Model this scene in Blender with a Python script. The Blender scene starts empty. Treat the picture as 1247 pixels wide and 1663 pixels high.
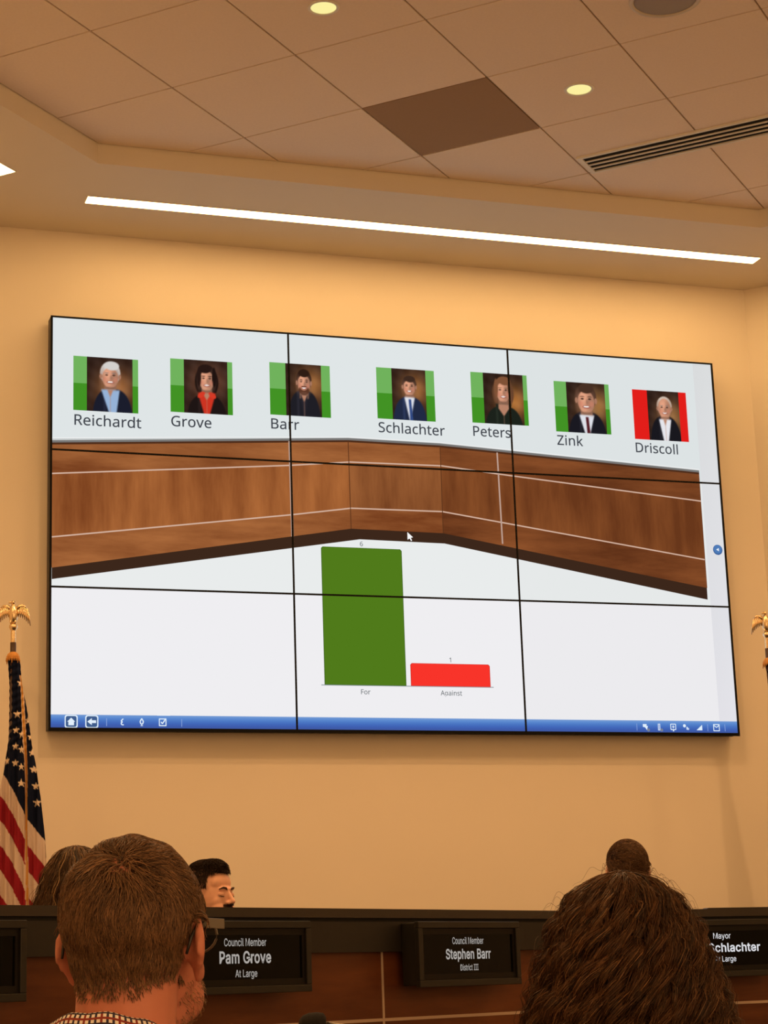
import bpy, bmesh, math, random
import numpy as np
from mathutils import Vector, Matrix, Euler
from mathutils.bvhtree import BVHTree

random.seed(7)
RNG = np.random.default_rng(11)
SC = bpy.context.scene
COL = SC.collection
PI = math.pi

# ------------------------------------------------------------ camera, world, exposure
F_PX, YAW, PITCH, ROLL = 3235.33, 0.3267, 0.2336, -0.0341
cam_d = bpy.data.cameras.new('camera')
cam_d.sensor_fit = 'HORIZONTAL'
cam_d.sensor_width = 36.0
cam_d.lens = F_PX / 1247 * 36.0
cam_d.clip_start = 0.05
cam_d.clip_end = 100
cam = bpy.data.objects.new('camera', cam_d)
COL.objects.link(cam)
_f = Vector((math.sin(YAW) * math.cos(PITCH), math.cos(YAW) * math.cos(PITCH), math.sin(PITCH)))
_r0 = Vector((math.cos(YAW), -math.sin(YAW), 0))
_u0 = _r0.cross(_f)
_r = _r0 * math.cos(ROLL) + _u0 * math.sin(ROLL)
_u = _u0 * math.cos(ROLL) - _r0 * math.sin(ROLL)
CAMPOS = Vector((-3.2918, -9.3693, 1.18))
cam.matrix_world = Matrix(((_r.x, _u.x, -_f.x, CAMPOS.x), (_r.y, _u.y, -_f.y, CAMPOS.y), (_r.z, _u.z, -_f.z, CAMPOS.z), (0, 0, 0, 1)))
SC.camera = cam

WORLD_COL, WORLD_STR = (1.0, 0.56, 0.235), 1.55
SLOT_COL, SLOT_STR = (1.0, 0.60, 0.235), 22.0
SIDE_STR, BEAM_W = 23.0, 125.0
DOWN_COL, DOWN_STR = (1.0, 0.56, 0.22), 60.0
w = bpy.data.worlds.new('world')
SC.world = w
w.use_nodes = True
w.node_tree.nodes['Background'].inputs[0].default_value = (*WORLD_COL, 1)
w.node_tree.nodes['Background'].inputs[1].default_value = WORLD_STR
SC.view_settings.view_transform = 'Standard'
SC.view_settings.look = 'None'
SC.view_settings.exposure = 0.0
SC.view_settings.gamma = 1.0
SC.view_settings.use_curve_mapping = False
SC.cycles.use_denoising = True
SC.cycles.max_bounces = 8
SC.cycles.diffuse_bounces = 5
SC.cycles.sample_clamp_indirect = 4.0


# ------------------------------------------------------------ helpers
def lin(c):
    return tuple(((x / 255) / 12.92 if x / 255 <= 0.04045 else ((x / 255 + 0.055) / 1.055) ** 2.4) for x in c)


def hexc(r, g, b):
    return (*lin((r, g, b)), 1)


MATS = {}


def mat(name, base=(0.5, 0.5, 0.5), rough=0.6, metal=0.0, spec=0.5, noise=None, bump=None, emit=None, emit_str=1.0,
        attr=None, alpha=1.0, trans=0.0, sub=0.0):
    """Principled material; noise=(scale, amount) mottles the colour, bump=(scale, strength), attr = colour attribute."""
    if name in MATS:
        return MATS[name]
    m = bpy.data.materials.new(name)
    m.use_nodes = True
    nt = m.node_tree
    b = nt.nodes['Principled BSDF']
    b.inputs['Base Color'].default_value = (*base[:3], 1)
    b.inputs['Roughness'].default_value = rough
    b.inputs['Metallic'].default_value = metal
    b.inputs['Specular IOR Level'].default_value = spec
    b.inputs['Alpha'].default_value = alpha
    b.inputs['Transmission Weight'].default_value = trans
    if sub:
        b.inputs['Subsurface Weight'].default_value = sub
        b.inputs['Subsurface Radius'].default_value = (0.01, 0.004, 0.002)
    if emit:
        b.inputs['Emission Color'].default_value = (*emit[:3], 1)
        b.inputs['Emission Strength'].default_value = emit_str
    tc = nt.nodes.new('ShaderNodeTexCoord')
    if attr:
        a = nt.nodes.new('ShaderNodeAttribute')
        a.attribute_name = attr
        nt.links.new(a.outputs['Color'], b.inputs['Base Color'])
    elif noise:
        n = nt.nodes.new('ShaderNodeTexNoise')
        n.inputs['Scale'].default_value = noise[0]
        n.inputs['Detail'].default_value = 4
        nt.links.new(tc.outputs['Object'], n.inputs['Vector'])
        mx = nt.nodes.new('ShaderNodeMix')
        mx.data_type = 'RGBA'
        mx.inputs[6].default_value = (*[c * (1 - noise[1]) for c in base[:3]], 1)
        mx.inputs[7].default_value = (*[min(1, c * (1 + noise[1])) for c in base[:3]], 1)
        nt.links.new(n.outputs['Fac'], mx.inputs[0])
        nt.links.new(mx.outputs[2], b.inputs['Base Color'])
    if bump:
        n2 = nt.nodes.new('ShaderNodeTexNoise')
        n2.inputs['Scale'].default_value = bump[0]
        n2.inputs['Detail'].default_value = 3
        nt.links.new(tc.outputs['Object'], n2.inputs['Vector'])
        bp = nt.nodes.new('ShaderNodeBump')
        bp.inputs['Strength'].default_value = bump[1]
        bp.inputs['Distance'].default_value = 0.002
        nt.links.new(n2.outputs['Fac'], bp.inputs['Height'])
        nt.links.new(bp.outputs[0], b.inputs['Normal'])
    MATS[name] = m
    return m


def emat(name, col=None, strength=1.0, attr=None):
    if name in MATS:
        return MATS[name]
    m = bpy.data.materials.new(name)
    m.use_nodes = True
    nt = m.node_tree
    nt.nodes.clear()
    e = nt.nodes.new('ShaderNodeEmission')
    o = nt.nodes.new('ShaderNodeOutputMaterial')
    e.inputs[1].default_value = strength
    if attr:
        a = nt.nodes.new('ShaderNodeAttribute')
        a.attribute_name = attr
        nt.links.new(a.outputs['Color'], e.inputs[0])
    else:
        e.inputs[0].default_value = (*col[:3], 1)
    nt.links.new(e.outputs[0], o.inputs[0])
    MATS[name] = m
    return m


def wood_mat(name, dark, light, emission=False, stretch=(1, 1, 1), scale=6.0, rough=0.45, rot=0.0):
    m = bpy.data.materials.new(name)
    m.use_nodes = True
    nt = m.node_tree
    tc = nt.nodes.new('ShaderNodeTexCoord')
    mp = nt.nodes.new('ShaderNodeMapping')
    mp.inputs['Scale'].default_value = stretch
    nt.links.new(tc.outputs['Object'], mp.inputs[0])
    n = nt.nodes.new('ShaderNodeTexNoise')
    n.inputs['Scale'].default_value = scale
    n.inputs['Detail'].default_value = 8
    n.inputs['Roughness'].default_value = 0.6
    nt.links.new(mp.outputs[0], n.inputs['Vector'])
    n2 = nt.nodes.new('ShaderNodeTexNoise')
    n2.inputs['Scale'].default_value = 1.3
    n2.inputs['Detail'].default_value = 2
    nt.links.new(tc.outputs['Object'], n2.inputs['Vector'])
    ad = nt.nodes.new('ShaderNodeMath')
    ad.operation = 'ADD'
    nt.links.new(n.outputs['Fac'], ad.inputs[0])
    nt.links.new(n2.outputs['Fac'], ad.inputs[1])
    cr = nt.nodes.new('ShaderNodeValToRGB')
    cr.color_ramp.elements[0].position = 0.38
    cr.color_ramp.elements[1].position = 0.62
    cr.color_ramp.elements[0].color = (*dark, 1)
    cr.color_ramp.elements[1].color = (*light, 1)
    mu = nt.nodes.new('ShaderNodeMath')
    mu.operation = 'MULTIPLY'
    mu.inputs[1].default_value = 0.5
    nt.links.new(ad.outputs[0], mu.inputs[0])
    nt.links.new(mu.outputs[0], cr.inputs[0])
    b = nt.nodes['Principled BSDF']
    if emission:
        e = nt.nodes.new('ShaderNodeEmission')
        nt.links.new(cr.outputs[0], e.inputs[0])
        nt.nodes.remove(b)
        nt.links.new(e.outputs[0], nt.nodes['Material Output'].inputs[0])
    else:
        nt.links.new(cr.outputs[0], b.inputs['Base Color'])
        b.inputs['Roughness'].default_value = rough
        b.inputs['Specular IOR Level'].default_value = 0.3
    MATS[name] = m
    return m


class MB:
    """collects shapes into ONE mesh"""

    def __init__(self):
        self.bm = bmesh.new()

    def box(self, x0, x1, y0, y1, z0, z1, M=None):
        vs = [self.bm.verts.new((x, y, z)) for z in (z0, z1) for y in (y0, y1) for x in (x0, x1)]
        for f in ((0, 2, 3, 1), (4, 5, 7, 6), (0, 1, 5, 4), (2, 6, 7, 3), (0, 4, 6, 2), (1, 3, 7, 5)):
            self.bm.faces.new([vs[i] for i in f])
        if M is not None:
            bmesh.ops.transform(self.bm, matrix=M, verts=vs)
        return vs

    def poly(self, pts):
        return self.bm.faces.new([self.bm.verts.new(p) for p in pts])

    def prism(self, pts, d):
        """pts: closed outline (list of 3D), extruded by vector d"""
        a = [self.bm.verts.new(p) for p in pts]
        b = [self.bm.verts.new(Vector(p) + Vector(d)) for p in pts]
        n = len(pts)
        self.bm.faces.new(a)
        self.bm.faces.new(b[::-1])
        for i in range(n):
            self.bm.faces.new((a[i], b[i], b[(i + 1) % n], a[(i + 1) % n]))

    def lathe(self, prof, n=24, M=None):
        rings = []
        vs_all = []
        for r, z in prof:
            if r < 1e-6:
                v = [self.bm.verts.new((0, 0, z))]
            else:
                v = [self.bm.verts.new((r * math.cos(2 * PI * i / n), r * math.sin(2 * PI * i / n), z)) for i in range(n)]
            rings.append(v)
            vs_all += v
        for a, b in zip(rings, rings[1:]):
            for i in range(n):
                j = (i + 1) % n
                if len(a) == 1 and len(b) == 1:
                    continue
                if len(a) == 1:
                    self.bm.faces.new((a[0], b[i], b[j]))
                elif len(b) == 1:
                    self.bm.faces.new((a[i], a[j], b[0]))
                else:
                    self.bm.faces.new((a[i], a[j], b[j], b[i]))
        if M is not None:
            bmesh.ops.transform(self.bm, matrix=M, verts=vs_all)

    def tube(self, pts, rad, n=8, cap=True):
        pts = [Vector(p) for p in pts]
        rad = rad if isinstance(rad, (list, tuple)) else [rad] * len(pts)
        rings = []
        up = Vector((0, 0, 1))
        for i, p in enumerate(pts):
            t = (pts[min(i + 1, len(pts) - 1)] - pts[max(i - 1, 0)]).normalized()
            a = t.cross(up if abs(t.z) < 0.95 else Vector((1, 0, 0))).normalized()
            b = t.cross(a).normalized()
            rings.append([self.bm.verts.new(p + (a * math.cos(2 * PI * k / n) + b * math.sin(2 * PI * k / n)) * rad[i]) for k in range(n)])
        for r0, r1 in zip(rings, rings[1:]):
            for k in range(n):
                self.bm.faces.new((r0[k], r0[(k + 1) % n], r1[(k + 1) % n], r1[k]))
        if cap:
            self.bm.faces.new(rings[0][::-1])
            self.bm.faces.new(rings[-1])

    def ball(self, c, r, seg=16, R=None):
        r = r if isinstance(r, (tuple, list)) else (r, r, r)
        M = Matrix.Translation(c) @ (R.to_4x4() if R is not None else Matrix.Identity(4)) @ Matrix.Diagonal((*r, 1))
        bmesh.ops.create_uvsphere(self.bm, u_segments=seg, v_segments=max(6, seg // 2 + 2), radius=1, matrix=M)

    def build(self, name, m, parent=None, smooth=False, bevel=0.0, M=None):
        if M is not None:
            bmesh.ops.transform(self.bm, matrix=M, verts=self.bm.verts[:])
        bmesh.ops.recalc_face_normals(self.bm, faces=self.bm.faces[:])
        if bevel:
            bmesh.ops.bevel(self.bm, geom=self.bm.edges[:], offset=bevel, segments=2, affect='EDGES', profile=0.6)
        me = bpy.data.meshes.new(name)
        self.bm.to_mesh(me)
        self.bm.free()
        if smooth:
            me.shade_smooth()
        for mm in (m if isinstance(m, (list, tuple)) else [m]):
            me.materials.append(mm)
        o = bpy.data.objects.new(name, me)
        COL.objects.link(o)
        if parent:
            o.parent = parent
        return o


def arr_mesh(name, verts, faces, m, parent=None, smooth=False, colors=None):
    """verts (N,3) array, faces (M,4) array, colors (N,3) -> point colour attribute 'Col'"""
    verts = np.asarray(verts, np.float32)
    faces = np.asarray(faces, np.int32)
    me = bpy.data.meshes.new(name)
    me.vertices.add(len(verts))
    me.vertices.foreach_set('co', verts.ravel())
    k = faces.shape[1]
    me.loops.add(faces.size)
    me.loops.foreach_set('vertex_index', faces.ravel())
    me.polygons.add(len(faces))
    me.polygons.foreach_set('loop_start', np.arange(0, faces.size, k, dtype=np.int32))
    me.polygons.foreach_set('use_smooth', np.full(len(faces), smooth))
    me.update(calc_edges=True)
    if colors is not None:
        a = me.color_attributes.new('Col', 'FLOAT_COLOR', 'POINT')
        c = np.ones((len(verts), 4), np.float32)
        c[:, :3] = colors
        a.data.foreach_set('color', c.ravel())
    me.materials.append(m)
    o = bpy.data.objects.new(name, me)
    COL.objects.link(o)
    if parent:
        o.parent = parent
    return o


def tag(o, label=None, cat=None, group=None, kind=None):
    if label:
        o['label'] = label
    if cat:
        o['category'] = cat
    if group:
        o['group'] = group
    if kind:
        o['kind'] = kind
    return o


def thing(name, loc, label, cat, rz=0.0, group=None):
    o = bpy.data.objects.new(name, None)
    o.empty_display_size = 0.1
    COL.objects.link(o)
    o.location = loc
    o.rotation_euler = (0, 0, rz)
    return tag(o, label, cat, group)


def copy_tree(o, parent=None):
    c = o.copy()
    COL.objects.link(c)
    c.parent = parent
    for ch in list(o.children):
        copy_tree(ch, c)
    return c


# letter outlines (advance width, closed outlines as x,y pairs in thousandths) for the two typefaces seen in the room
GLYPHS_SCREEN = {"_cap":480,"1":[384,[[181,0,181,335,181,381,183,418,164,400,142,381,91,339,60,379,189,480,238,480,238,0]]],"6":[384,[[200,-7,171,-4,143,4,118,16,95,34,75,58,59,86,47,120,39,160,37,205,38,239,41,273,46,307,54,339,65,369,79,397,97,422,119,444,146,462,177,475,214,484,257,486,288,485,316,480,316,430,288,436,258,438,229,436,203,431,181,422,162,411,145,397,132,380,121,362,112,341,106,318,101,295,98,269,96,244,100,244,112,259,126,272,143,284,163,293,187,298,214,300,252,296,286,283,314,262,335,234,348,197,353,154,348,108,334,68,311,36,281,13,243,-2],[199,43,226,46,249,55,268,70,282,91,291,120,294,154,292,183,284,207,271,227,253,242,230,251,201,254,182,252,163,248,146,241,132,231,120,220,110,208,103,194,98,180,97,166,98,147,102,127,108,108,117,91,129,75,142,61,159,51,178,45]]],"A":[429,[[0,0,187,482,242,482,428,0,366,0,308,148,118,148,61,0],[138,202,290,202,236,347,230,367,221,396,214,419,203,378,193,347]]],"B":[436,[[65,0,65,480,202,480,257,477,303,468,338,453,363,431,379,400,384,361,382,334,374,310,361,290,343,274,320,262,293,255,293,251,312,247,331,241,348,234,363,224,376,212,386,197,394,180,399,160,400,136,395,97,380,62,356,36,323,16,281,4,234,0],[126,275,214,275,251,278,280,284,299,295,311,310,319,330,322,354,319,378,309,397,294,411,272,420,242,426,205,428,126,428],[126,51,222,51,260,54,290,62,311,76,325,94,333,116,336,141,333,164,324,185,310,202,288,215,257,222,218,225,126,225]]],"D":[490,[[65,0,65,480,213,480,259,477,301,467,338,453,371,432,399,405,420,374,436,337,446,293,449,244,442,171,420,109,383,61,334,28,271,7,199,0],[126,52,191,52,298,72,364,137,385,242,380,300,364,348,338,383,303,408,257,423,204,428,126,428]]],"F":[348,[[65,0,65,480,333,480,333,426,126,426,126,257,320,257,320,203,126,203,126,0]]],"G":[489,[[271,-7,224,-3,181,7,145,23,114,46,88,75,67,108,53,147,44,192,41,240,44,287,54,332,71,370,93,404,122,433,155,456,195,473,240,483,289,486,316,485,341,483,366,479,389,473,412,466,433,458,410,406,392,413,373,419,352,425,331,430,308,432,286,433,233,428,188,410,152,381,126,343,109,295,104,240,106,204,112,169,123,139,137,112,157,88,181,70,210,57,245,48,285,46,338,49,379,57,379,199,273,199,273,253,439,253,439,18,413,10,387,4,361,-1,333,-4,303,-6]]],"P":[406,[[65,0,65,480,192,480,249,475,295,463,329,443,353,415,367,380,372,338,370,313,364,288,354,264,340,243,320,224,294,208,264,196,225,189,181,187,126,187,126,0],[126,238,174,238,215,241,250,248,276,261,295,279,306,304,310,336,306,364,296,387,280,405,257,418,225,425,187,428,126,428]]],"R":[418,[[65,0,65,480,197,480,251,476,296,464,329,446,353,419,367,385,372,343,371,319,366,298,358,279,348,264,336,250,322,239,307,229,292,221,276,215,408,0,337,0,221,198,126,198,126,0],[126,249,197,249,233,252,262,260,283,272,298,290,307,313,310,340,307,369,297,391,281,407,259,418,230,425,194,427,126,427]]],"S":[369,[[166,-7,140,-6,115,-4,91,-1,70,4,51,10,34,16,34,74,51,67,72,60,94,54,118,50,144,47,169,46,201,48,229,55,249,66,264,82,274,101,277,123,276,138,272,151,267,163,258,173,247,183,232,192,214,202,191,212,164,222,127,237,95,256,72,276,54,300,44,330,40,364,42,388,49,410,60,429,74,446,93,460,114,471,138,480,165,485,193,486,219,485,243,483,266,479,287,473,307,467,326,459,307,408,253,426,233,430,213,432,192,433,165,431,142,425,124,414,112,400,104,383,101,363,103,348,106,335,111,323,120,313,131,303,144,294,161,285,182,276,206,267,233,256,257,245,278,233,295,221,311,206,322,191,330,173,335,152,337,128,332,89,316,55,291,29,257,9,214,-3]]],"Z":[384,[[26,0,26,46,278,426,34,426,34,480,351,480,351,434,99,54,358,54,358,0]]],"a":[377,[[144,-7,114,-4,86,5,63,19,45,39,34,67,31,100,36,133,50,161,73,183,106,199,150,210,203,215,265,217,265,238,262,265,256,286,245,301,231,310,212,316,190,318,172,317,153,315,136,310,89,291,71,335,87,343,106,351,126,357,148,362,171,365,193,366,233,363,266,353,291,337,308,314,319,283,322,245,322,0,279,0,268,51,265,51,250,33,233,18,216,7,197,0,172,-5],[158,41,186,44,212,52,234,66,250,86,261,112,264,144,264,176,211,174,171,170,139,163,118,152,104,138,95,120,92,99,94,81,100,66,110,55,124,47,140,43]]],"c":[322,[[201,-7,171,-5,142,2,117,13,94,28,74,49,58,73,46,103,39,138,37,178,39,219,47,256,59,286,75,311,96,332,119,347,145,358,175,365,206,367,223,366,241,364,259,361,300,347,282,298,244,310,204,315,146,300,110,254,98,179,101,139,110,105,124,79,144,60,170,48,201,44,220,45,237,47,253,50,294,65,294,13,254,-2,239,-4,221,-6]]],"d":[413,[[185,-7,143,-2,107,14,77,40,55,76,41,123,37,179,41,236,55,283,78,319,107,345,144,362,185,367,211,365,234,360,254,351,270,340,285,328,297,314,301,314,299,339,297,367,297,510,356,510,356,0,308,0,300,48,297,48,285,34,270,21,254,9,234,1,211,-5],[194,42,228,46,255,56,274,74,287,98,295,130,298,168,298,179,295,220,288,255,275,282,257,302,229,314,193,318,165,314,140,301,122,280,109,252,101,217,98,178,101,139,109,105,122,78,140,58,165,46]]],"e":[379,[[210,-7,178,-4,147,3,120,14,96,30,75,51,59,76,47,105,39,140,37,177,39,214,46,249,57,279,72,305,91,327,112,344,137,356,166,364,196,367,225,364,252,358,276,347,296,331,313,312,327,290,337,264,343,235,345,204,345,169,98,169,102,131,113,100,129,76,152,58,180,47,213,44,235,44,255,47,274,50,328,69,328,17,310,10,292,3,274,-1,255,-4,233,-6],[99,216,283,216,280,244,273,269,262,290,245,306,223,315,195,318,169,315,147,306,129,291,115,271,105,245]]],"g":[413,[[195,-161,146,-159,102,-151,65,-138,65,-84,103,-99,148,-109,198,-112,227,-109,251,-100,271,-85,286,-65,295,-40,298,-11,298,3,298,27,300,48,297,48,269,18,231,-1,185,-7,143,-1,105,15,76,42,55,79,41,125,37,179,41,232,55,279,76,316,105,344,142,361,185,367,207,365,229,361,249,353,267,343,283,329,298,312,301,312,309,360,356,360,356,-6,352,-53,338,-92,317,-122,286,-144,245,-157],[194,42,227,45,254,55,273,71,287,94,295,126,298,165,298,179,295,224,287,259,273,285,253,303,226,314,193,317,165,313,141,301,123,281,109,254,101,219,98,179,101,138,109,104,123,77,141,57,166,45]]],"h":[415,[[57,0,57,510,116,510,116,361,113,310,117,310,130,327,146,341,164,352,184,360,207,364,229,366,269,363,302,352,328,335,346,310,357,276,361,234,361,0,302,0,302,230,293,278,266,308,222,317,186,313,158,302,139,283,126,258,119,225,116,186,116,0]]],"i":[173,[[87,420,62,429,57,436,53,446,52,457,53,469,57,479,62,486,87,495,111,486,117,479,120,469,122,457,120,446,117,436,111,429],[57,0,57,360,116,360,116,0]]],"k":[359,[[57,0,57,510,116,510,116,244,115,216,113,185,116,185,128,201,144,221,158,238,273,360,343,360,197,206,353,0,281,0,156,168,116,132,116,0]]],"l":[173,[[57,0,57,510,116,510,116,0]]],"n":[415,[[57,0,57,360,105,360,113,311,117,311,130,328,146,342,165,353,186,361,208,365,230,367,269,363,303,353,328,335,346,311,357,276,361,234,361,0,302,0,302,230,293,278,266,308,222,317,186,313,158,302,139,283,126,258,119,225,116,187,116,0]]],"o":[406,[[202,-7,172,-4,143,3,117,15,94,32,74,53,58,79,47,109,39,143,37,181,42,235,57,282,82,318,115,345,157,361,204,367,235,364,265,357,290,345,313,328,333,307,349,282,361,252,368,218,370,181,365,126,350,79,325,42,291,15,250,-1],[203,42,236,46,263,59,283,80,297,107,306,141,309,181,306,220,297,254,283,281,263,301,236,313,203,317,170,313,143,301,123,281,109,254,101,220,98,181,101,141,109,107,123,80,143,59,170,46]]],"r":[277,[[57,0,57,360,105,360,112,294,115,294,127,313,143,330,160,345,179,357,201,364,225,367,247,366,267,363,260,308,241,312,221,313,203,311,186,306,169,298,154,287,141,272,131,256,123,237,118,215,116,192,116,0]]],"s":[322,[[148,-7,124,-6,102,-4,83,-1,66,4,49,10,35,16,35,70,87,50,107,45,128,42,149,41,176,43,198,47,214,55,225,66,232,79,234,94,227,118,200,140,146,164,86,191,71,200,58,211,48,223,40,237,36,253,34,271,38,299,51,323,72,342,99,356,132,364,169,367,190,366,211,364,231,360,249,356,267,349,284,343,264,296,216,312,200,315,182,318,165,318,143,317,124,313,110,307,99,298,93,287,91,275,99,249,129,229,183,206,205,198,225,189,242,180,256,170,269,159,279,147,286,134,290,117,291,99,287,68,274,41,253,20,224,5,188,-4]]],"t":[242,[[167,-7,149,-6,131,-2,115,3,100,11,87,23,77,37,68,55,63,78,62,105,62,314,11,314,11,343,62,366,86,443,121,443,121,360,225,360,225,314,121,314,121,106,123,86,128,70,137,57,148,49,162,43,177,42,205,44,228,49,228,4,201,-4]]],"v":[341,[[136,0,0,360,63,360,140,148,151,115,162,80,169,52,171,52,179,81,190,116,201,148,278,360,341,360,204,0]]]}
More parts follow.
